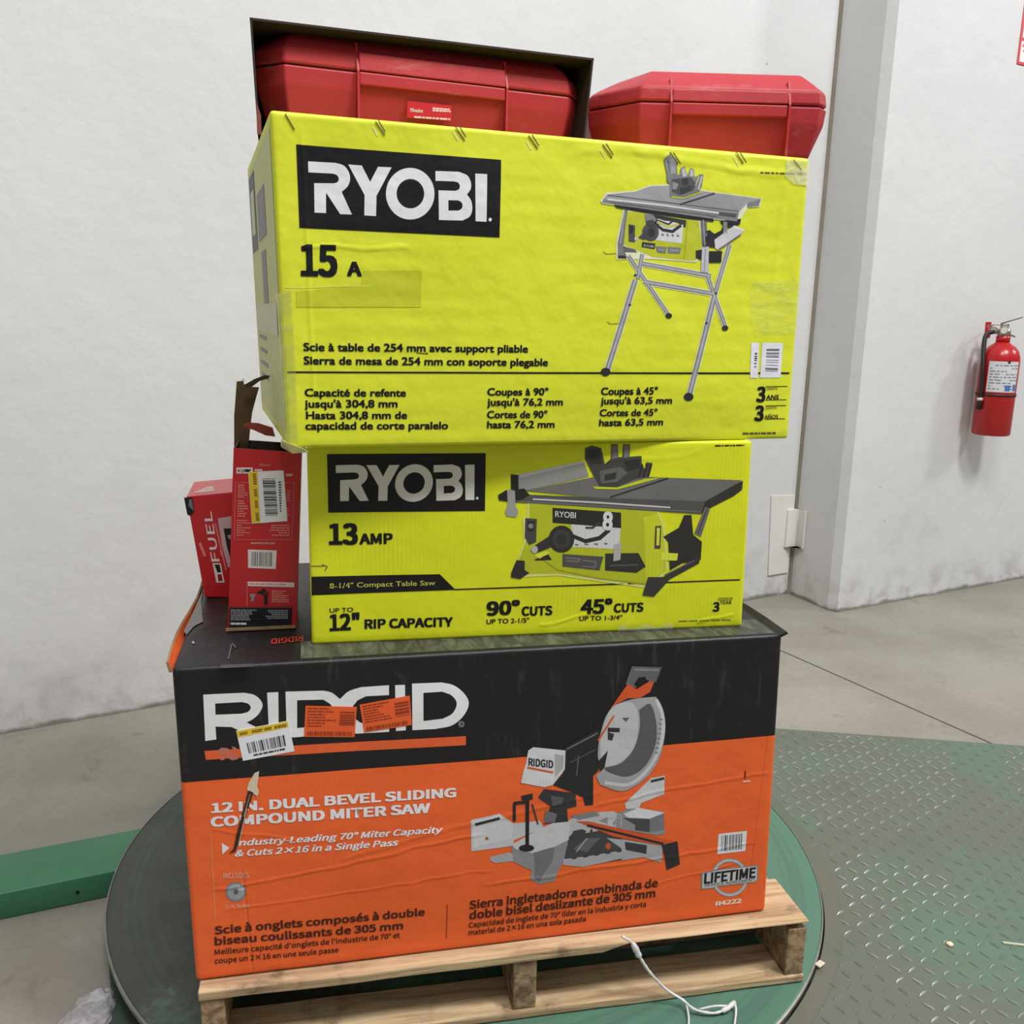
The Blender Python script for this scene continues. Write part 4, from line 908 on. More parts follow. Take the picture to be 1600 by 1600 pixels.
for s_, a, b_, y0_, y1_, h_ in (('Scie à table de 254 mm avec support pliable', 474, 823, 548, 550.3, 12), ('Sierra de mesa de 254 mm con soporte plegable', 474.5, 854, 569, 571.3, 12),
    ('Capacité de refente', 476, 634, 619, 619, 11.5), ("jusqu'à 304,8 mm", 476, 621, 636.5, 636, 11.5), ('Hasta 304,8 mm de', 478, 636, 654.5, 654, 11.5), ('capacidad de corte paralelo', 477, 700, 671, 670, 11.5),
    ('Coupes à 90°', 760, 855, 617.3, 616.8, 11), ("jusqu'à 76,2 mm", 760, 878, 633.3, 632.8, 11), ('Cortes de 90°', 760, 854, 653, 652.5, 11), ('hasta 76,2 mm', 760.5, 866, 668.8, 668, 11),
    ('Coupes à 45°', 937, 1025, 616.5, 615.5, 11), ("jusqu'à 63,5 mm", 937, 1047.5, 631, 630, 10.5), ('Cortes de 45°', 935.6, 1025, 650, 649, 10.5), ('hasta 63,5 mm', 935.3, 1035, 665.5, 664, 10.5)):
    p.text(s_, (a, y0_), (b_, y1_), h_, t_black, 0.04)
p.stroke([(449, 581.5), (1172, 583), (1233, 583)], 2.7, t_black, 1)
p.text('3', (1179.5, 627), (1194, 627), 22, t_black, 0.06, grot=True); p.text('3', (1177, 656.5), (1191.5, 656.5), 22, t_black, 0.06, grot=True)
p.text('ANS', (1195.5, 624), (1216, 623.8), 7, t_black, 0.03); p.text('AÑOS', (1193, 654), (1215, 653.8), 6, t_black, 0.02)
for y_ in (604, 624.8, 634, 654.6): p.stroke([(1195, y_), (1230 - (y_ - 604) * 0.07, y_ - 0.6)], 1.2, t_olive)
p.text('GARANTIE', (1196, 609), (1214, 608.8), 4, t_olive, 0.005); p.text('GARANTÍA', (1195, 639), (1213, 638.8), 4, t_olive, 0.005)
p.poly([(1172.5, 535.5), (1185, 535.5), (1182.5, 590.5), (1170, 590)], T('code_white', (226, 224, 236)), 2); p.poly([(1190, 535.5), (1223, 536), (1219, 590), (1186, 590)], T('code_white', (226, 224, 236)), 2)
p.bars([(1197, 545), (1217, 545), (1214.5, 582), (1194, 581)], 9, U(110), 3, 9, False); p.bars([(1178, 551), (1182, 551), (1180, 577), (1176, 577)], 7, U(70), 3, 12, False)
p.lines([(1188, 268.5), (1260, 271), (1260, 274), (1188, 271.5)], 1, t_olive, 1, 4, 0, 0.2); p.lines([(1160, 676), (1212, 675), (1212, 679), (1160, 680)], 1, t_olive, 1, 6, 0, 0.2)
z = Zoom(860, 220, 3.334)
def S(pts, w, m, l=1): p.stroke(z(pts), w / 3.334, m, l)
for a, b_, w in (((435, 725), (285, 1205), 27), ((400, 600), (605, 905), 20), ((850, 800), (715, 1320), 27), ((810, 700), (905, 970), 20), ((930, 540), (850, 800), 22), ((472, 590), (448, 720), 20), ((470, 640), (830, 705), 22), ((480, 735), (860, 800), 22)):
    S([a, b_], w + 9, t_halo, 1); S([a, b_], w, U(128), 2); S([a, b_], w * 0.42, U(172), 3)
for c, r in (((280, 1203), 7.5), ((607, 911), 5), ((711, 1332), 7.5), ((903, 975), 5)): p.disc(z([c])[0], r, r * 0.85, U(42), 4)
for c in ((405, 855), (805, 950), (435, 700), (855, 795)): p.disc(z([c])[0], 2, 2, U(60), 4)
z = Zoom(920, 230, 5.714)
def P(pts, m, l=1): p.poly(z(pts), m, l, coarse=False)
def S(pts, w, m, l=1): p.stroke(z(pts), w / 5.714, m, l)
P([(300, 560), (860, 640), (985, 640), (1060, 900), (950, 1030), (560, 1000), (235, 1005), (235, 850)], t_halo, 1)
P([(335, 578), (480, 575), (860, 640), (972, 662), (1002, 890), (940, 1012), (850, 1012), (560, 982), (298, 872)], t_lime2, 2); S([(870, 670), (840, 1000)], 8, T('picture_lime_dark', (160, 166, 30)), 3)
P([(310, 560), (340, 565), (325, 640), (300, 880), (330, 995), (250, 992), (248, 860)], U(118), 3); S([(312, 580), (272, 860)], 10, U(160), 4); P([(250, 968), (322, 970), (320, 995), (250, 992)], U(50), 4)
P([(300, 885), (400, 915), (420, 940), (300, 935)], U(96), 4)
P([(485, 600), (560, 600), (860, 655), (852, 718), (600, 690), (500, 690)], U(52), 3); P([(600, 640), (832, 690), (820, 862), (588, 832)], U(212), 3); P([(485, 600), (560, 600), (600, 660), (500, 680)], U(130), 4)
S([(585, 690), (650, 740), (735, 755), (812, 700)], 26, U(52), 4); S([(605, 668), (690, 712), (790, 690)], 20, T('scale_lime', (196, 196, 96)), 5); S([(590, 650), (700, 690), (740, 660)], 14, U(60), 5)
for k in range(4): S([(640 + k * 45, 775 + k * 3), (655 + k * 45, 790 + k * 3)], 14, U(110), 5)
p.disc(z([(540, 760)])[0], 13, 14, U(78), 5); P([(430, 810), (500, 740), (560, 800), (480, 830)], U(70), 6); P([(500, 660), (560, 650), (590, 720), (520, 720)], U(66), 6); p.disc(z([(545, 765)])[0], 6, 7, U(52), 6); p.disc(z([(412, 818)])[0], 3, 3, U(190), 6)
P([(345, 690), (402, 700), (400, 852), (345, 842)], U(74), 5); P([(355, 705), (385, 710), (380, 770), (355, 765)], U(46), 6)
P([(465, 848), (582, 862), (576, 912), (460, 892)], U(46), 5); p.text('RYOBI', z([(478, 890)])[0], z([(565, 900)])[0], 3.6, U(190), 0.01, layer=6)
P([(582, 884), (682, 894), (672, 948), (602, 942)], U(118), 5); P([(692, 890), (812, 900), (802, 952), (692, 946)], U(126), 5); S([(610, 915), (665, 920)], 10, U(160), 6); S([(710, 918), (790, 926)], 10, U(164), 6)
P([(985, 640), (1042, 640), (1048, 900), (1000, 890)], U(108), 4); S([(1010, 650), (1025, 880)], 10, U(150), 5)
P([(1015, 760), (1065, 740), (1110, 775), (1170, 745), (1195, 690), (1210, 760), (1120, 830), (1115, 900), (1012, 885)], U(44), 4)
P([(1110, 828), (1290, 700), (1382, 738), (1342, 792), (1150, 922), (1118, 902)], U(206), 6); S([(1150, 915), (1350, 780)], 14, U(110), 7); P([(1290, 700), (1382, 738), (1370, 755), (1290, 725)], U(225), 7)
P([(1060, 930), (1182, 928), (1172, 1032), (1060, 1032)], U(38), 5); P([(943, 925), (1012, 912), (1012, 1012), (943, 992)], U(38), 5); P([(1000, 898), (1060, 888), (1057, 1122), (988, 1112)], U(190), 6); S([(1030, 900), (1020, 1110)], 12, U(160), 7)
P([(1158, 660), (1352, 640), (1342, 690), (1240, 722), (1180, 692)], U(40), 5); P([(1190, 668), (1226, 668), (1226, 768), (1190, 780)], U(134), 6)
P([(95, 480), (150, 405), (400, 392), (540, 340), (690, 335), (1110, 400), (1540, 458), (1520, 535), (1412, 540), (1340, 670), (1140, 650), (210, 520), (110, 505)], t_halo, 4)
P([(215, 515), (1100, 640), (1105, 668), (860, 642), (480, 587), (240, 542)], U(36), 5)
P([(118, 468), (155, 425), (400, 400), (545, 350), (690, 345), (1110, 410), (1532, 462), (1516, 502), (1410, 500), (1332, 582), (700, 520)], U(156), 5); P([(830, 520), (1110, 420), (1400, 470), (1320, 560)], U(148), 6)
P([(118, 468), (700, 518), (1332, 586), (1312, 666), (1150, 642), (220, 512), (114, 496)], U(128), 6); S([(160, 468), (640, 520), (1150, 590)], 15, U(216), 7); S([(180, 492), (1140, 622)], 9, U(104), 7); P([(1150, 580), (1310, 600), (1300, 630), (1150, 610)], U(80), 7)
P([(1410, 500), (1528, 466), (1512, 526), (1402, 536)], U(122), 6); S([(800, 515), (1112, 415)], 16, U(70), 7); S([(160, 430), (560, 480), (1330, 575)], 7, U(92), 7)
P([(712, 442), (712, 340), (688, 300), (688, 240), (666, 108), (712, 66), (778, 108), (784, 250), (808, 240), (812, 190), (852, 172), (872, 262), (900, 188), (932, 200), (934, 268), (965, 262), (972, 245), (1016, 244), (1000, 342), (972, 402), (822, 452)], U(120), 8)
P([(676, 115), (765, 105), (772, 235), (702, 240)], U(150), 9); P([(690, 120), (715, 118), (725, 225), (705, 230)], U(108), 10); P([(820, 200), (850, 182), (865, 262), (830, 270)], U(178), 9); P([(900, 200), (926, 205), (926, 262), (892, 265)], U(178), 9); P([(730, 290), (900, 270), (950, 330), (920, 390), (800, 432), (730, 400)], U(80), 9)
P([(735, 310), (790, 330), (770, 380), (735, 380)], U(140), 10); P([(820, 290), (870, 280), (880, 330), (830, 340)], U(52), 10); P([(800, 370), (920, 340), (900, 385), (810, 425)], U(60), 10); S([(965, 380), (1002, 260)], 12, U(190), 9); S([(940, 345), (975, 265)], 9, T('scale_lime', (196, 196, 96)), 9)
P([(720, 440), (830, 452), (985, 400), (1000, 408), (830, 465), (730, 455)], t_lime2, 9)
# little dents and pick marks in the paper
for c in ((945, 393), (950, 502)): p.stroke([(c[0] - 4, c[1]), (c[0] + 1, c[1] + 4), (c[0] + 16, c[1] + 3)], 1.1, T('dent', (150, 156, 34)))
p.stroke([(665, 550), (668, 553), (650, 551)], 1.2, t_olive); p.stroke([(445, 449), (470, 450), (580, 446)], 0.9, T('pale_crease', (224, 228, 110)))
for k, (x_, y_) in enumerate(((583, 190), (709, 198), (823, 212), (939, 226), (1044, 240), (1147, 238))):
    p.stroke([(x_ + 8, y_ - 2), (x_ + 19, y_ + 16)], 1.6, T('staple_shade', (110, 108, 60)), 1); p.stroke([(x_ - 1, y_ + 8), (x_ + 7, y_ + 22)], 2.4, T('staple_pale', (232, 236, 140)), 1)  # dark lines paint the staples' shadow, pale lines their bright wire
bm = ct.body_bm(0.006); mats = [t_lime]; p.lay(bm, mats, ct.to3d)
link('body', bm, mats, tt2)
# wire staples along the top flap
copper = plain('staple_wire', (168, 150, 108), 0.35, metal=0.8)
for x_, y_, dx, dy in ((446, 178, 14, 24), (587, 190, 14, 20), (712, 199, 14, 20), (826, 212, 14, 20), (942, 226, 14, 20), (1047, 238, 12, 18), (1150, 238, 11, 17), (1240, 250, 12, 16)):
    a0 = TPL.at(x_, y_); a1 = TPL.at(x_ + dx, y_ + dy)
    bm = bmesh.new(); tube(bm, [ct.to3d(*a0, -0.001), ct.to3d(*a0, 0.0012), ct.to3d(*a1, 0.0012), ct.to3d(*a1, -0.001)], 0.0008, 6)
    link('staple', bm, copper, tt2)
# yellowed tape over the left end and clear tape at the right end and corners
old = film('yellowed_tape', (190, 192, 120), 0.28, 0.25, 0.001, 14, (1, 3, 3))
def tape_patch(px, mat, lift=0.0014):
    pr = Print(TPL); pr.poly(px, mat, 1); bm = bmesh.new(); ms = []; pr.lay(bm, ms, ct.to3d, grid=0.02, base=lift); return link('packing_tape', bm, ms, tt2)
shiny = film('shiny_clear_tape', (222, 224, 150), 0.16, 0.16, 0.004, 22, (1, 1, 3.5))
tape_patch([(1171, 448), (1180, 440), (1250, 436), (1249, 520), (1180, 524), (1172, 500)], shiny)
tape_patch([(1228, 249), (1264, 251), (1262, 290), (1240, 288), (1226, 276)], film('white_tape', (232, 232, 190), 0.5, 0.2, 0.002, 40))
tape_patch([(430, 460), (455, 452), (462, 570), (466, 690), (446, 690), (440, 580)], old)
lxb, lxt = ct.q[0][0] - ct.ctr, ct.q[3][0] - ct.ctr; hT = ct.q[3][1] - ct.b0; D2 = ct.depth / 2
def side(y, h, o=0.0012): t = h / hT; return Vector((lxb + (lxt - lxb) * t - o - ct.flare * (y + D2) / (2 * D2), y, h))
def side_quad(bm, ya, yb, ha, hb, o, mi):
    bm.faces.new([bm.verts.new(side(*q, o)) for q in ((ya, ha), (ya, hb), (yb, hb), (yb, ha))]).material_index = mi
bm = bmesh.new(); mi_ = [T('side_sheen', (200, 202, 124)), U(120), U(70), T('side_tape', (206, 208, 168))]
side_quad(bm, -D2 + 0.012, D2 - 0.015, 0.02, hT - 0.02, 0.0006, 0)  # pale colour puts the tape's grazing reflection over the whole end
for a_, b_, c_, d_, m_ in ((0.10, 0.25, 0.32, 0.46, 2), (0.13, 0.22, 0.35, 0.43, 3), (-0.12, 0.06, 0.33, 0.41, 1), (-0.08, 0.02, 0.22, 0.31, 1), (-0.24, 0.24, 0.17, 0.22, 3), (0.02, 0.2, 0.13, 0.137, 1), (0.02, 0.2, 0.105, 0.112, 1), (0.02, 0.2, 0.08, 0.087, 1), (0.02, 0.2, 0.155, 0.162, 1)): side_quad(bm, a_, b_, c_, d_, 0.0012 if m_ != 3 else 0.0016, m_)
link('side_label', bm, mi_, tt2)['label'] = 'left end painted pale with tape sheen, with taped grey labels'
# squashed lower left corner with bare cardboard
bm = bmesh.new(); c0 = TPL.at(452, 690); pts = [ct.loc(c0[0] - 0.01, ct.b0 + 0.012, 0.002), ct.loc(c0[0] + 0.02, ct.b0 - 0.0, 0.004), ct.loc(c0[0] + 0.028, ct.b0 - 0.006, 0.003), ct.loc(c0[0] + 0.004, ct.b0 - 0.008, 0.0), ct.loc(c0[0] - 0.012, ct.b0 + 0.002, -0.002)]
prism(bm, pts, (0, 1, 0.1), 0.02); link('crushed_corner', bm, T('crushed', (176, 172, 110)), tt2)

# ================================================================== red cartons at the left
AP = yaw_plane(onz(356, 985, ZG + 0.002), 12.0)
rgp = crease_group('red_carton_paper', [(-0.05, 0.02, 0.05, 0.022, 0.002, 0.0006)], None, 0.0003)
R = lambda nm, c, **kw: paper('tool_' + nm, c, rgp, **kw)
r_red = R('red_ink', (190, 32, 38), rough=0.3, spec=0.5); r_pink = R('pink_ink', (226, 130, 124)); r_white = R('white_ink', (228, 218, 214)); r_black = R('black_ink', (26, 26, 28)); r_grey = R('grey_ink', (140, 142, 146)); r_dkred = R('deep_red_ink', (150, 20, 28))
ca = Carton(AP, (365, 700), (471, 707), (463, 977), (356, 985), ZG + 0.0015, 0.11, 5, 0.001, 0.0005)
ta = thing('drill_carton', 'upright red tool carton with open flaps leaning by the lime cartons', 'carton', ca.base, ca.yaw)
p = Print(AP, True); z = Zoom(360, 690, 10.0)
p.text('Milwaukee', z([(455, 385)])[0], z([(630, 385)])[0], 4.4, r_pink, 0.01, 0.2)
p.poly(z([(95, 405), (350, 405), (345, 495), (95, 498)]), r_white, 1, coarse=False); p.text('M18', z([(112, 478)])[0], z([(225, 478)])[0], 5, r_dkred, 0.03, layer=2); p.poly(z([(228, 430), (330, 432), (290, 480), (228, 470)]), r_black, 2, coarse=False)
p.lines(z([(380, 430), (500, 430), (500, 460), (380, 460)]), 1, r_white, 1, 3, 0, 0.1); p.lines(z([(870, 500), (985, 505), (985, 548), (870, 545)]), 2, r_white, 1, 4, 0.3, 0.3)
for q in (((75, 640), (1000, 640)), ((75, 1530), (960, 1530))): p.stroke(z(q), 0.6, r_pink)
p.stroke(z([(78, 640), (60, 1530)]), 0.6, r_pink); p.stroke(z([(1000, 640), (958, 1530)]), 0.6, r_pink)
p.lines(z([(120, 670), (290, 670), (290, 890), (115, 890)]), 7, r_pink, 1, 5, 0.6, 0.5); p.lines(z([(115, 920), (300, 920), (300, 1190), (110, 1190)]), 7, r_pink, 1, 6, 0.6, 0.5); p.lines(z([(105, 1225), (320, 1225), (340, 1490), (95, 1490)]), 7, r_pink, 1, 7, 0.7, 0.55)
p.lines(z([(600, 1300), (925, 1300), (920, 1490), (590, 1490)]), 5, r_pink, 1, 8, 0.5, 0.5, right=True); p.lines(z([(880, 760), (945, 760), (940, 950), (870, 950)]), 5, r_pink, 1, 9, 0.5, 0.5); p.lines(z([(880, 1030), (930, 1030), (925, 1180), (880, 1180)]), 4, r_pink, 1, 10, 0.5, 0.5)
z = Zoom(350, 840, 10.0)
p.text('MILWAUKEETOOL.COM', z([(425, 98)])[0], z([(790, 100)])[0], 2.6, r_white, 0.01)
p.poly(z([(375, 185), (825, 200), (808, 490), (378, 472)]), r_white, 1, coarse=False); p.bars(z([(430, 220), (770, 228), (765, 450), (425, 440)]), 16, R('code_grey', (120, 120, 122)), 2, 14)
p.poly(z([(370, 685), (1098, 700), (1098, 775), (378, 755)]), r_white, 1, coarse=False); p.lines(z([(400, 712), (970, 722), (970, 745), (400, 735)]), 1, r_pink, 2, 3, 0, 0.2)
p.stroke(z([(360, 690), (360, 1075)]), 0.8, r_pink); p.lines(z([(750, 825), (1030, 828), (1030, 1025), (745, 1020)]), 6, r_pink, 1, 12, 0.5, 0.35)
p.poly(z([(405, 880), (495, 880), (490, 920), (475, 925), (465, 995), (425, 995), (425, 925), (405, 915)]), r_grey, 1, coarse=False)
p.poly(z([(520, 850), (590, 820), (590, 800), (645, 800), (660, 840), (690, 850), (680, 1000), (690, 1040), (630, 1045), (625, 910), (580, 880), (520, 872)]), r_black, 1, coarse=False); p.poly(z([(620, 850), (670, 845), (665, 880), (630, 885)]), r_dkred, 2, coarse=False)
p.stroke(z([(55, 1085), (1075, 1085)]), 1.4, R('flap_shadow_line', (96, 60, 58)), 1)
p.poly(z([(90, 1100), (1068, 1100), (1055, 1415), (78, 1415)]), r_black, 1)
p.lines(z([(105, 1120), (545, 1125), (465, 1300), (105, 1300)]), 6, r_grey, 2, 13, 0.3, 0.35); p.lines(z([(100, 1325), (350, 1328), (350, 1365), (100, 1365)]), 1, r_white, 2, 15, 0, 0.15)
p.lines(z([(625, 1130), (998, 1130), (998, 1275), (650, 1275)]), 5, r_grey, 2, 16, 0.3, 0.35, right=True)
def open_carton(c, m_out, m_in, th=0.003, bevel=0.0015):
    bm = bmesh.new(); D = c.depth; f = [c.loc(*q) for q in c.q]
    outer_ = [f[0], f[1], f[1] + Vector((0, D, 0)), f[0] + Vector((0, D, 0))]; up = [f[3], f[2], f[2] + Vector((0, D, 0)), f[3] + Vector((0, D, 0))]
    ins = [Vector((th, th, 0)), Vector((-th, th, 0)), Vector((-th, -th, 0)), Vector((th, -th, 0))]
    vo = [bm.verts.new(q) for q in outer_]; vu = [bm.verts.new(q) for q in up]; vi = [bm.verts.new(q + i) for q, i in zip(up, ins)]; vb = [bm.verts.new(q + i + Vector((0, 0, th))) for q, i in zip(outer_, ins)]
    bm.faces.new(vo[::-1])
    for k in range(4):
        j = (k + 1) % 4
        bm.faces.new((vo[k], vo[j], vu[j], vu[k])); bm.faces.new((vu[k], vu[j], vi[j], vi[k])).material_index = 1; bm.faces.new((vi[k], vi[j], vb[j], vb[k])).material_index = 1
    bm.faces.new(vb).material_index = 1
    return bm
ca.disp = lambda a, b: 0.0
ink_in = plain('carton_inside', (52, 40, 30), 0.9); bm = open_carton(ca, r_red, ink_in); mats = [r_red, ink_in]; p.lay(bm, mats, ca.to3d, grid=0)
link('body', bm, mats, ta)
inner = plain('flap_inside', (92, 72, 44), 0.9, var=0.3, nscale=25)
def flap(name, px, back, th, mat, label=None, out=None):
    pl = AP.off(-back); o = out or pl.n; bm = bmesh.new(); prism(bm, [pl.hit(*q) for q in px], o, th)
    bpy.context.view_layer.update(); rel2 = Matrix.Translation(ca.base) @ Matrix.Rotation(ca.yaw, 4, 'Z')
    for v in bm.verts: v.co = rel2.inverted() @ v.co
    ob = link(name, bm, mat, ta)
    if label: ob['label'] = label
    return ob
flap('flap', [(366, 702), (366, 650), (370, 596), (380, 595), (382, 602), (385, 604), (405, 605), (400, 622), (394, 645), (391, 670), (388, 702)], 0.102, 0.003, inner, 'torn upright flap showing bare brown inside')
flap('flap', [(382, 601), (398, 592), (414, 586), (422, 587), (420, 591), (406, 595), (394, 604), (384, 606)], 0.085, 0.004, plain('flap_edge_dark', (60, 48, 34), 0.9), 'curled dark paper strip')
flap('flap', [(379, 663), (390, 660), (404, 661), (426, 668), (430, 682), (415, 680), (395, 671), (384, 668)], 0.08, 0.003, plain('flap_red_brown', (150, 66, 52), 0.8), 'folded red flap')
def price2(pr):
    zz = Zoom(360, 690, 10.0)
    pr.poly(zz([(283, 478), (425, 462), (470, 1262), (338, 1272)]), st_y, 1)
    for a, b_ in ((500, 680), (740, 860), (920, 1040), (1110, 1240)): pr.lines(zz([(350 + (a - 500) * 0.07, a), (400 + (a - 500) * 0.07, a), (405 + (b_ - 500) * 0.07, b_), (352 + (b_ - 500) * 0.07, b_)]), 5, st_b, 2, a, 0.1, 0.3)
    pr.bars(zz([(500, 575), (700, 578), (745, 1170), (548, 1175)]), 24, st_ink, 2, 6, False)
    pr.lines(zz([(748, 620), (800, 620), (800, 1110), (775, 1110)]), 12, st_ink, 2, 5, 0.2, 0.4)
    return st_white
zz = Zoom(360, 690, 10.0)
sticker(ta, ca, 'price_sticker', zz([(278, 472), (832, 448), (892, 1240), (335, 1280)]), price2, 'white bar code sticker with yellow side')
# bare bottom flap edge
bm = bmesh.new(); q = [ca.pl.at(*w_) for w_ in ((353, 984), (463, 977))]
bm_box(bm, q[0][0] - ca.ctr, q[1][0] - ca.ctr - 0.002, -0.055 - 0.0035, -0.055 - 0.0004, 0.0, 0.005); link('bottom_flap', bm, kraft, ta)

# the tilted red carton behind it
BP = yaw_plane(onz(320, 933, ZG + 0.002), 14.0)
tb_ = thing('impact_tool_carton', 'tilted red tool carton behind the upright one with sideways white lettering', 'carton', BP.hit(335, 932), math.radians(14.0))
BL, BR, TR, TL = [BP.at(*q) for q in ((320, 933), (372, 934), (372, 768), (291, 776))]
inv = (Matrix.Translation(BP.hit(335, 932)) @ Matrix.Rotation(math.radians(14.0), 4, 'Z')).inverted()
bm = bmesh.new(); fr = [inv @ BP.p(*q) for q in (BL, BR, TR, TL)]; bk = [v + Vector((0.0, 0.16, 0)) for v in fr]
bm_hull_box(bm, [fr[0], fr[1], bk[1], bk[0], fr[3], fr[2], bk[2], bk[3]]); bevel_all(bm, 0.0015, 2)
p = Print(BP); z = Zoom(285, 730, 8.0)
p.poly(z([(20, 380), (125, 375), (150, 560), (95, 610), (60, 590)]), r_black, 1, coarse=False); p.poly(z([(85, 400), (115, 398), (140, 545), (75, 480)]), R('slate', (110, 118, 130)), 2, coarse=False)
def vert_text(s_, bx, by, tx, ty, w_, mat, bold):      # lettering that climbs the face
    vs, ts = text_tris(s_, bold, 0, True); x0_ = min(v[0] for v in vs); x1_ = max(v[0] for v in vs)
    a0 = BP.at(bx, by); a1 = BP.at(tx, ty); c0 = BP.at(bx - w_, by); sc = (c0[0] - a0[0]) / CAPS[True]
    p.items.append((mat, 1, [(a0[0] + (x - x0_) / (x1_ - x0_) * (a1[0] - a0[0]) + y * sc, a0[1] + (x - x0_) / (x1_ - x0_) * (a1[1] - a0[1])) for x, y in vs], ts, False))
vert_text('FUEL', 343, 877, 330, 799, 12, r_white, 0.02)
p.poly(z([(378, 1200), (478, 1200), (528, 1440), (425, 1442)]), r_white, 1, coarse=False); p.poly(z([(400, 1215), (465, 1215), (485, 1310), (440, 1318)]), r_black, 2, coarse=False); p.poly(z([(440, 1340), (490, 1335), (505, 1420), (450, 1425)]), r_dkred, 2, coarse=False)
p.stroke(z([(410, 700), (545, 1280)]), 2.0, r_pink); p.stroke(z([(215, 945), (285, 1110)]), 4.0, r_pink); p.stroke(z([(480, 1040), (500, 1110)]), 3, r_pink)
p.poly(z([(440, 640), (605, 612), (700, 612), (700, 1250), (570, 1250), (500, 1000)]), R('photo_pale', (196, 168, 168)), 1, coarse=False); p.poly(z([(515, 765), (700, 760), (700, 1200), (600, 1150), (555, 980)]), r_black, 2, coarse=False); p.poly(z([(560, 850), (640, 830), (660, 900), (580, 900)]), r_grey, 3, coarse=False)
mats = [r_red]; p.lay(bm, mats, lambda a, b, h: inv @ BP.p(a, b, h), grid=0)
for k in range(4):
    y_ = 0.03 + k * 0.014; x_ = fr[3].x + 0.02
    q = [fr[3] + Vector((0.012 + k * 0.006, y_, 0.0006)), fr[3] + Vector((0.05 - k * 0.002, y_, 0.0006)), fr[3] + Vector((0.05 - k * 0.002, y_ + 0.008, 0.0006)), fr[3] + Vector((0.012 + k * 0.006, y_ + 0.008, 0.0006))]
    sl = (fr[2].z - fr[3].z) / (fr[2].x - fr[3].x)
    for w_ in q: w_.z += sl * (w_.x - fr[3].x)
    mi = mats.index(r_white) if r_white in mats else 0
    bm.faces.new([bm.verts.new(w_) for w_ in q]).material_index = mi
link('body', bm, mats, tb_)

# ================================================================== red tool cases on top
case_red = None
def case_mat():
    m, t, b = new_mat('case_red_plastic'); v = t.obj()
    colr = t.mix(t.ramp(t.noise(v, 5, 5, 0.6), 0.35, 0.7), rgb((180, 52, 60)), rgb((170, 44, 52)))
    dust = t.ramp(t.noise(t.scale(v, (3, 8, 14)), 2.2, 6, 0.7), 0.58, 0.76)
    colr = t.mix(t.m('MULTIPLY', dust, 0.28), colr, rgb((206, 150, 150)))
    t.L.new(colr, b.inputs['Base Color']); b.inputs['Roughness'].default_value = 0.48; b.inputs['Specular IOR Level'].default_value = 0.35
    bp = t.n('ShaderNodeBump'); bp.inputs['Distance'].default_value = 0.0003; t.L.new(t.noise(v, 260, 2), bp.inputs['Height']); t.L.new(bp.outputs[0], b.inputs['Normal'])
    return m
case_red = case_mat()
def oct_ring(xl, xr, d, i, cl, cr, rl=0.0):
    # xl, xr: ends of the flat front; cl, cr: corner facets; i: inset of this ring; rl: rear taper at the left
    L, R_, F_, B_ = xl - cl + i, xr + cr - i, -d + i * 0.7, d - i * 0.7
    return [(xl + i * 0.4, F_), (xr - i * 0.4, F_), (R_, F_ + cr + 0.004), (R_, B_ - cr), (R_ - cr, B_), (L + rl + cl, B_), (L + rl, B_ - cl), (L, F_ + cl + 0.004)]
def loft(bm, rings):
    R_ = [[bm.verts.new((x, y, z)) for x, y in r] for r, z in rings]
    for a, b in zip(R_, R_[1:]):
        for k in range(len(a)): bm.faces.new((a[k], a[(k + 1) % len(a)], b[(k + 1) % len(b)], b[k]))
    bm.faces.new(R_[0][::-1]); bm.faces.new(R_[-1])
    return R_
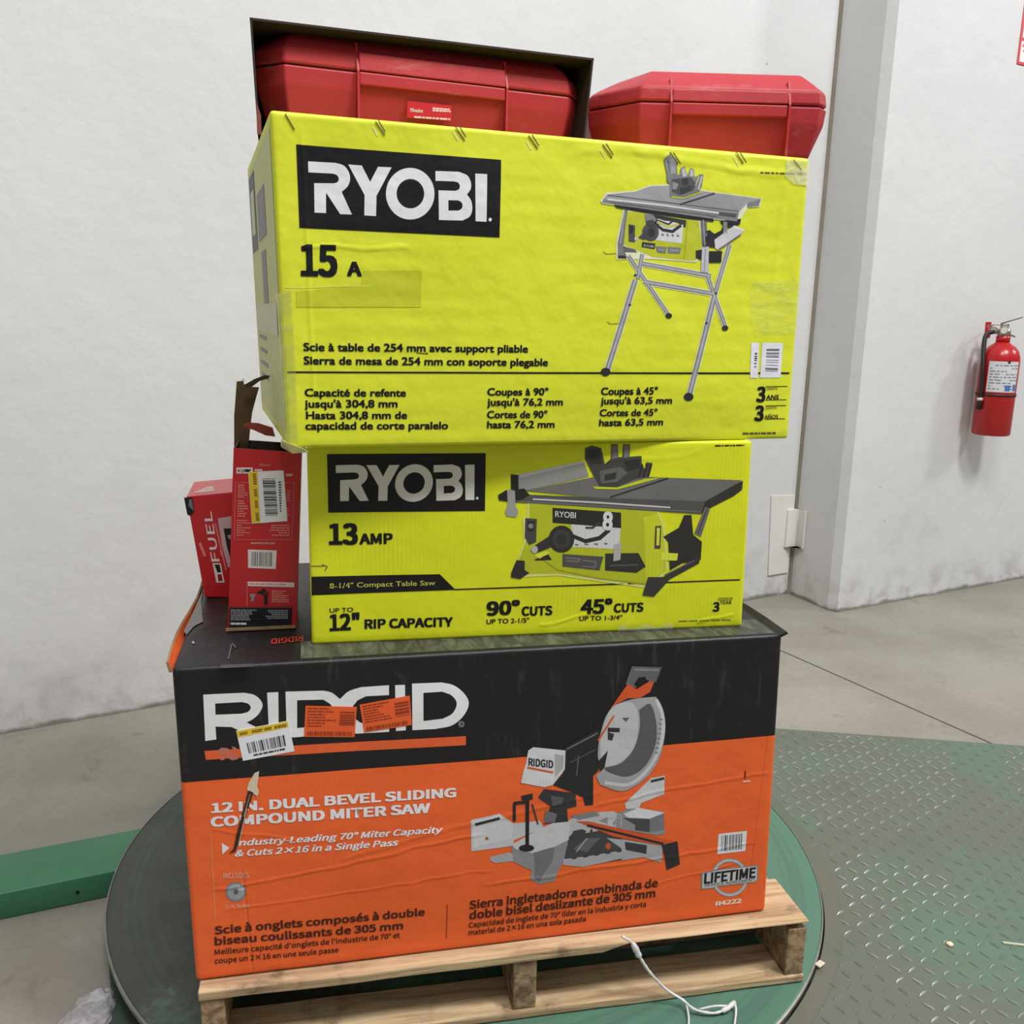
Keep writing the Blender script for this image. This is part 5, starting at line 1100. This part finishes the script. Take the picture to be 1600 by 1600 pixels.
def make_case(name, label, base, yaw, W_, D_, H_, seam, cl, cr, xa, xb, ledge, rl=0.0):
    th = thing(name, label, 'tool case', base, yaw, 'red plastic tool cases on top of the stack')
    d = D_ / 2; ring = lambda i: oct_ring(-W_ / 2, W_ / 2, d, i, cl, cr, rl)
    bm = bmesh.new(); loft(bm, [(ring(0.040), 0.0), (ring(0.022), 0.022), (ring(0.003), seam - 0.03), (ring(0.0), seam - 0.0015)])
    bevel_all(bm, 0.003, 2); link('lower_shell', bm, case_red, th)
    bm = bmesh.new(); loft(bm, [(ring(0.0), seam + 0.0015), (ring(0.003), seam + 0.026), (ring(0.020), H_ - 0.024), (ring(0.062), H_)])
    bevel_all(bm, 0.004, 2); link('lid', bm, case_red, th)
    bm = bmesh.new(); loft(bm, [(ring(0.006), seam - 0.004), (ring(0.006), seam + 0.004)]); link('seam_gasket', bm, plain('seam_dark', (70, 16, 20), 0.7), th)
    # middle handle panel: raised frame, ledge and recess
    fy = -d - 0.006
    bm = bmesh.new(); bm_box(bm, xa, xb, fy, -d + 0.03, seam - 0.022, seam - 0.001); bevel_all(bm, 0.0025, 2); link('front_rail', bm, case_red, th)
    bm = bmesh.new(); bm_hull_box(bm, [(xa, fy, seam + 0.001), (xb, fy, seam + 0.001), (xb, -d + 0.03, seam + 0.001), (xa, -d + 0.03, seam + 0.001), (xa, fy + 0.003, seam + ledge), (xb, fy + 0.003, seam + ledge), (xb, -d + 0.03, seam + ledge), (xa, -d + 0.03, seam + ledge)]); bevel_all(bm, 0.002, 2); link('front_ledge', bm, case_red, th)
    for x in (xa - 0.004, xb + 0.001):
        bm = bmesh.new()
        bm_hull_box(bm, [(x, -d - 0.007, 0.004), (x + 0.004, -d - 0.007, 0.004), (x + 0.004, -d + 0.02, 0.004), (x, -d + 0.02, 0.004), (x, -d - 0.007, seam), (x + 0.004, -d - 0.007, seam), (x + 0.004, -d + 0.02, seam), (x, -d + 0.02, seam)])
        bm_hull_box(bm, [(x, -d - 0.007, seam), (x + 0.004, -d - 0.007, seam), (x + 0.004, -d + 0.02, seam), (x, -d + 0.02, seam), (x, -d + 0.010, H_ - 0.02), (x + 0.004, -d + 0.010, H_ - 0.02), (x + 0.004, -d + 0.05, H_ - 0.02), (x, -d + 0.05, H_ - 0.02)])
        link('panel_rib', bm, case_red, th)
    return th, -d

# big case in its open carton
SB = 0.115
S0, S1 = onz(444, 98, ZT + 0.004 + SB), onz(889, 150, ZT + 0.004 + SB)
yb = math.atan2(S1.y - S0.y, S1.x - S0.x); ub = Vector((math.cos(yb), math.sin(yb), 0)); nb = Vector((ub.y, -ub.x, 0))
mid = (S0 + S1) / 2; WF = (S1 - S0).length; DB = 0.27
base = mid - nb * (DB / 2); base.z = ZT + 0.004
tcase, fyb = make_case('tool_case', 'long scuffed red tool case lying inside the open dark carton', base, yb, WF, DB, 0.182, SB, 0.044, 0.066, -0.133, 0.130, 0.030, 0.03)
bm = bmesh.new(); pc = Print(Plane(mid + nb * 0.001, ub, (0, 0, 1))); zc = Zoom(360, 0, 2.667)
c_w = plain('case_print_white', (226, 196, 200), 0.5); c_r = plain('case_label_red', (190, 24, 36), 0.45)
pc.poly(zc([(738, 420), (922, 440), (922, 505), (735, 490)]), c_r, 1, coarse=False)
pc.text('Milwaukee', zc([(748, 466)])[0], zc([(802, 470)])[0], 6, c_w, 0.02, 0.2, layer=2); pc.lines(zc([(842, 448), (918, 454), (918, 470), (842, 466)]), 2, c_w, 2, 5, 0.1, 0.25); pc.lines(zc([(765, 484), (915, 494), (915, 504), (765, 494)]), 1, c_w, 2, 8, 0, 0.3)
inv = (Matrix.Translation(base) @ Matrix.Rotation(yb, 4, 'Z')).inverted(); ms = []
pc.lay(bm, ms, lambda a, b, h: inv @ pc.pl.p(a, b, h), grid=0, base=0.0006); link('case_label', bm, ms, tcase)['label'] = 'red label with white print'
CP = Plane(mid + nb * 0.022, ub, (0, 0, 1))
tl, tr_, br_, bl = [CP.at(*q) for q in ((390, 27), (928, 91), (912, 214), (403, 217))]
bz = ZT - CP.o.z + 0.0005
cbase = CP.p((bl[0] + br_[0]) / 2, bz, -0.19)
tbx = thing('case_carton', 'dark open ended cardboard carton around the long red tool case', 'carton', cbase, yb)
inv = (Matrix.Translation(cbase) @ Matrix.Rotation(yb, 4, 'Z')).inverted()
carton_dark = plain('dark_carton', (44, 28, 28), 0.8, var=0.3, nscale=10); DCt = 0.31
fr = [inv @ CP.p(*q) for q in ((tl[0] + (bl[0] - tl[0]) * 1.0, bz), (br_[0], bz), tr_, tl)]
bm = bmesh.new(); bk = [v + Vector((0, DCt, 0)) for v in fr]; bk[0].x += 0.036; bk[3].x += 0.036
for loop, off in (((0, 1), Vector((0, 0, 0.0035))), ((1, 2), Vector((-0.0035, 0, 0))), ((3, 2), Vector((0, 0, -0.0035))), ((0, 3), Vector((0.0035, 0, 0)))):
    i, j = loop; bm_hull_box(bm, [fr[i], fr[j], bk[j], bk[i], fr[i] + off, fr[j] + off, bk[j] + off, bk[i] + off])
bm_hull_box(bm, [bk[0] - Vector((0, .0035, 0)), bk[1] - Vector((0, .0035, 0)), bk[1], bk[0], bk[3] - Vector((0, .0035, 0)), bk[2] - Vector((0, .0035, 0)), bk[2], bk[3]])
bmesh.ops.recalc_face_normals(bm, faces=bm.faces[:])
link('sleeve', bm, carton_dark, tbx)
# torn scrap of red print at the carton's lower left edge
bm = bmesh.new(); q = fr[0]; prism(bm, [q + Vector((-0.001, -0.001, 0.0)), q + Vector((-0.001, -0.001, 0.05)), q + Vector((0.006, -0.001, 0.03)), q + Vector((0.006, -0.001, 0.0))], (0, 1, 0), 0.0008); link('torn_edge', bm, plain('torn_edge_red', (120, 60, 60), 0.8), tbx)

SS = 0.106
S0, S1 = onz(1000, 158, ZT + SS), onz(1282, 166, ZT + SS)
ys_ = math.atan2(S1.y - S0.y, S1.x - S0.x); us = Vector((math.cos(ys_), math.sin(ys_), 0)); ns = Vector((us.y, -us.x, 0))
mid = (S0 + S1) / 2; WF = (S1 - S0).length; base = mid - ns * 0.15; base.z = ZT
make_case('tool_case', 'shorter clean red tool case at the right end beside the dark carton', base, ys_, WF, 0.30, 0.168, SS, 0.085, 0.020, -0.106, 0.104, 0.022)

# ================================================================== fire extinguisher on the pilaster wall
WP = Plane(cB, fd, (0, 0, 1)); AX = WP.off(0.115)
bot = AX.hit(1547.5, 679); RAD = 27.5 / F_PX * (bot - EYE).dot(FWD)
c0 = Vector((bot.x, bot.y, bot.z)); top = AX.hit(1566, 534.5); HB = top.z - bot.z
fe = thing('fire_extinguisher', 'red fire extinguisher hanging on the white pilaster wall', 'fire extinguisher', c0, math.atan2(fd.y, fd.x) - 1.0)
fe_red = plain('extinguisher_red', (178, 22, 26), 0.28, 0.5); blackr = plain('black_rubber', (28, 26, 26), 0.5); chrome = plain('valve_metal', (172, 162, 148), 0.3, metal=0.85)
bm = bmesh.new(); lathe(bm, [(RAD * 0.9, 0), (RAD, 0.006), (RAD, HB * 0.80), (RAD * 0.97, HB * 0.85), (RAD * 0.86, HB * 0.91), (RAD * 0.66, HB * 0.955), (RAD * 0.42, HB * 0.985), (RAD * 0.36, HB)], (0, 0, 0), 40)
link('cylinder', bm, fe_red, fe, True)
bm = bmesh.new(); lathe(bm, [(RAD * 0.36, HB), (RAD * 0.36, HB + 0.028), (RAD * 0.28, HB + 0.03)], (0, 0, 0), 20); link('neck', bm, fe_red, fe, True)
bm = bmesh.new(); lathe(bm, [(RAD * 0.30, HB + 0.028), (RAD * 0.34, HB + 0.034), (RAD * 0.34, HB + 0.06), (RAD * 0.22, HB + 0.065), (RAD * 0.22, HB + 0.085)], (0, 0, 0), 16); tube(bm, [(-0.05, 0, HB + 0.048), (0.0, 0, HB + 0.048)], 0.011, 10); link('valve', bm, chrome, fe, True)
bm = bmesh.new(); bm_box(bm, -0.012, 0.012, -0.016, 0.016, HB + 0.06, HB + 0.085)
bm_hull_box(bm, [(-0.02, -0.013, HB + 0.082), (0.072, -0.013, HB + 0.116), (0.072, 0.013, HB + 0.116), (-0.02, 0.013, HB + 0.082), (-0.02, -0.013, HB + 0.090), (0.072, -0.013, HB + 0.122), (0.072, 0.013, HB + 0.122), (-0.02, 0.013, HB + 0.090)])
bevel_all(bm, 0.002, 1); link('squeeze_lever', bm, chrome, fe)
bm = bmesh.new(); bm_hull_box(bm, [(0.0, -0.011, HB + 0.04), (0.052, -0.011, HB + 0.022), (0.052, 0.011, HB + 0.022), (0.0, 0.011, HB + 0.04), (0.0, -0.011, HB + 0.052), (0.052, -0.011, HB + 0.03), (0.052, 0.011, HB + 0.03), (0.0, 0.011, HB + 0.052)]); bevel_all(bm, 0.002, 1); link('carry_handle', bm, chrome, fe)
bm = bmesh.new(); tube(bm, [(0, -0.02, HB + 0.055), (0, -0.040, HB + 0.055)], 0.015, 18); link('gauge', bm, plain('gauge_face', (210, 208, 200), 0.3), fe, False)
bm = bmesh.new(); tube(bm, spline([(-0.005, -0.01, HB + 0.078), (-0.05, -0.015, HB + 0.080), (-0.075, -0.015, HB + 0.074), (-0.062, -0.015, HB + 0.066), (-0.05, -0.015, HB + 0.078)], 6), 0.0022, 6); link('pull_pin', bm, chrome, fe)
hx_ = -RAD * 0.74; hy_ = -RAD * 0.70
bm = bmesh.new(); tube(bm, spline([(-0.045, -0.005, HB + 0.048), (-0.075, -0.03, HB + 0.03), (hx_ - 0.012, -RAD * 0.62, HB * 0.90), (hx_ - 0.004, hy_ - 0.010, HB * 0.72), (hx_, hy_ - 0.012, HB * 0.5), (hx_, hy_ - 0.012, HB * 0.42)], 8), 0.0105, 10); link('hose', bm, blackr, fe, True)
bm = bmesh.new(); tube(bm, [(hx_, hy_ - 0.012, HB * 0.43), (hx_, hy_ - 0.012, HB * 0.28)], [0.010, 0.013], 12); link('nozzle', bm, blackr, fe, True)
bm = bmesh.new(); tube(bm, [(hx_, hy_ - 0.012, HB * 0.405), (hx_, hy_ - 0.012, HB * 0.375)], 0.0135, 12); link('nozzle_clip', bm, plain('clip_pale', (210, 204, 196), 0.5), fe, True)
bm = bmesh.new(); lathe(bm, [(RAD + 0.0005, HB * 0.425), (RAD + 0.003, HB * 0.428), (RAD + 0.003, HB * 0.452), (RAD + 0.0005, HB * 0.455)], (0, 0, 0), 40); link('strap', bm, plain('strap_dark', (60, 20, 22), 0.5), fe, True)
# curved paper label
bm = bmesh.new(); lab = [plain('extinguisher_label', (206, 208, 212), 0.4), plain('label_grey', (120, 122, 126), 0.5), plain('label_blue', (70, 110, 170), 0.5), plain('label_black', (34, 34, 36), 0.5)]
def on_cyl(a, h, o): return Vector((RAD * math.sin(a) * (1 + o / RAD), -RAD * math.cos(a) * (1 + o / RAD), h))
def cyl_rect(a0, a1, h0, h1, o, mi, n=10):
    for k in range(n):
        q0, q1 = a0 + (a1 - a0) * k / n, a0 + (a1 - a0) * (k + 1) / n
        f = bm.faces.new([bm.verts.new(on_cyl(*q, o)) for q in ((q0, h0), (q1, h0), (q1, h1), (q0, h1))]); f.material_index = mi; f.smooth = True
rn = random.Random(4)
cyl_rect(-0.52, 1.15, HB * 0.475, HB * 0.80, 0.0008, 0, 16)
for r_ in range(9):
    a = -0.42
    while a < 1.1:
        w_ = 0.08 + rn.random() * 0.25
        if rn.random() < 0.7: cyl_rect(a, min(a + w_, 1.2), HB * (0.505 + r_ * 0.031), HB * (0.515 + r_ * 0.031), 0.0014, 1, 3)
        a += w_ + 0.07
cyl_rect(0.42, 0.72, HB * 0.49, HB * 0.55, 0.0018, 2, 4); cyl_rect(0.9, 1.1, HB * 0.49, HB * 0.56, 0.0018, 2, 4); cyl_rect(0.42, 0.56, HB * 0.78, HB * 0.81, 0.0018, 3, 3)
link('instruction_label', bm, lab, fe)['label'] = 'white paper label'
hk = WP.off(0.03)
hb = thing('wall_hook', 'small red steel hook plate on the wall behind the fire extinguisher head', 'hook', WP.hit(1542, 515), math.atan2(fd.y, fd.x))
inv = (Matrix.Translation(hb.location) @ Matrix.Rotation(hb.rotation_euler.z, 4, 'Z')).inverted()
bm = bmesh.new(); prism(bm, [WP.hit(*q) for q in ((1540, 503), (1548, 503), (1546, 527), (1538, 527))], WP.n, 0.006)
for v in bm.verts: v.co = inv @ v.co
bevel_all(bm, 0.002, 1); link('plate', bm, fe_red, hb)
bm = bmesh.new(); e_ = inv @ AX.hit(1562, 517); s_ = inv @ WP.off(0.02).hit(1545, 515); tube(bm, spline([s_, (s_ + e_) / 2 + Vector((0, 0, 0.012)), e_], 5), 0.005, 8); link('hook_arm', bm, chrome, hb)

sg = thing('safety_sign', 'red and white wall sign at the upper right corner of the picture', 'sign', WP.hit(1588, 100), math.atan2(fd.y, fd.x))
inv = (Matrix.Translation(sg.location) @ Matrix.Rotation(sg.rotation_euler.z, 4, 'Z')).inverted()
a0, b0_ = WP.at(1588, 101); SWd, SHt = 0.26, 0.42
bm = bmesh.new(); bm_box(bm, 0, SWd, -0.004, -0.0005, 0, SHt); bevel_all(bm, 0.001, 1); link('board', bm, plain('sign_red', (206, 52, 62), 0.4), sg)
bm = bmesh.new()
def sq(x0_, x1_, z0_, z1_, o, mi): bm.faces.new([bm.verts.new((x, -0.004 - o, z_)) for x, z_ in ((x0_, z0_), (x1_, z0_), (x1_, z1_), (x0_, z1_))]).material_index = mi
sq(0.012, SWd - 0.012, 0.012, 0.10, 0.0004, 0); sq(0.014, SWd - 0.014, 0.115, 0.24, 0.0004, 0); sq(0.02, SWd - 0.02, 0.075, 0.088, 0.0008, 1); sq(0.03, SWd - 0.03, 0.055, 0.065, 0.0008, 1)
link('white_panel', bm, [plain('sign_white', (232, 230, 228), 0.4), plain('sign_pink', (214, 110, 112), 0.4)], sg)

# ================================================================== loose bits
wrap = film('cloudy_film', (214, 216, 218), 0.62, 0.2, 0.004, 50)
fpl = yaw_plane(PLT.p(0, 0, 0.012), 11.7)
st = thing('plastic_strand', 'twisted white plastic wrap strand hanging from the carton over the pallet edge', 'plastic wrap', fpl.hit(985, 1468))
path = [fpl.hit(972, 1463), fpl.hit(988, 1474), fpl.hit(1000, 1496), fpl.hit(1016, 1520), fpl.hit(1040, 1545)]
path += [onz(1066, 1562, 0.018), onz(1085, 1577, 0.012), onz(1112, 1583, 0.008), onz(1132, 1578, 0.010), onz(1148, 1566, 0.014)]
off_ = st.location.copy()
bm = bmesh.new(); sp = spline([q - off_ for q in path], 8); rs = [0.0024 + 0.0018 * abs(mnoise.noise(Vector((k * 0.31, 1, 2)))) + (0.003 if 8 < k < 16 else 0) + (0.002 if k > 62 else 0) for k in range(len(sp))]
tube(bm, sp, rs, 7); link('twist', bm, plain('white_film', (216, 214, 214), 0.35, var=0.15, nscale=60), st, True)
bm = bmesh.new()
for pth in ([onz(1148, 1566, 0.014), onz(1150, 1580, 0.007), onz(1147, 1606, 0.004)], [onz(1092, 1577, 0.010), onz(1118, 1572, 0.016), onz(1146, 1572, 0.012)], [onz(1072, 1566, 0.014), onz(1076, 1590, 0.005), onz(1075, 1612, 0.004)]):
    tube(bm, spline([q - off_ for q in pth], 5), 0.0022, 6)
bm2 = bm; link('loose_end', bm2, plain('white_film', (216, 214, 214), 0.35), st, True)

pb = bmesh.new(); cen = onz(138, 1598, ZF)
bmesh.ops.create_icosphere(pb, subdivisions=4, radius=1)
for v in pb.verts:
    n1 = mnoise.noise(v.co * 1.8 + Vector((3, 1, 2))); n2 = mnoise.noise(v.co * 5 + Vector((8, 1, 2)))
    v.co = Vector((v.co.x * 0.042, v.co.y * 0.07, max(v.co.z, -0.75) * 0.017 + 0.0135)) * (1 + 0.3 * n1 + 0.16 * n2) 
zmin = min(v.co.z for v in pb.verts)
for v in pb.verts: v.co.z += 0.0008 - zmin
o = link('plastic_bag', pb, film('bag_film', (206, 206, 208), 0.48, 0.14, 0.003, 30), None, True, cen); tag(o, 'crumpled clear plastic bag on the concrete left of the turntable', 'plastic bag')

def chip(name, px, z0, sx, sy, h, ang, mat, label, cat):
    bm = bmesh.new(); bm_box(bm, -sx, sx, -sy, sy, 0.0003, h); bevel_all(bm, min(sx, sy, h) * 0.4, 2)
    for v in bm.verts: v.co += Vector((mnoise.noise(v.co * 300), mnoise.noise(v.co * 300 + Vector((5, 0, 0))), 0)) * min(sx, sy) * 0.3
    o = link(name, bm, mat, None, False, onz(px[0], px[1], z0)); o.rotation_euler.z = ang; tag(o, label, cat)
chip('wood_chip', (1484, 1477), RZ, 0.006, 0.006, 0.006, 0.3, plain('chip_cream', (240, 214, 180), 0.7), 'small cream wood chip lying on the ramp', 'wood chip')
chip('wood_splinter', (1590, 1477), RZ, 0.03, 0.0022, 0.004, -0.15, plain('splinter', (196, 196, 168), 0.7), 'long pale splinter on the ramp at the right edge', 'splinter')
chip('paper_scrap', (1281, 1507), -0.004, 0.010, 0.006, 0.003, 0.7, plain('scrap', (206, 196, 170), 0.7), 'tiny pale scrap at the turntable rim', 'scrap')
bpy.context.view_layer.update()
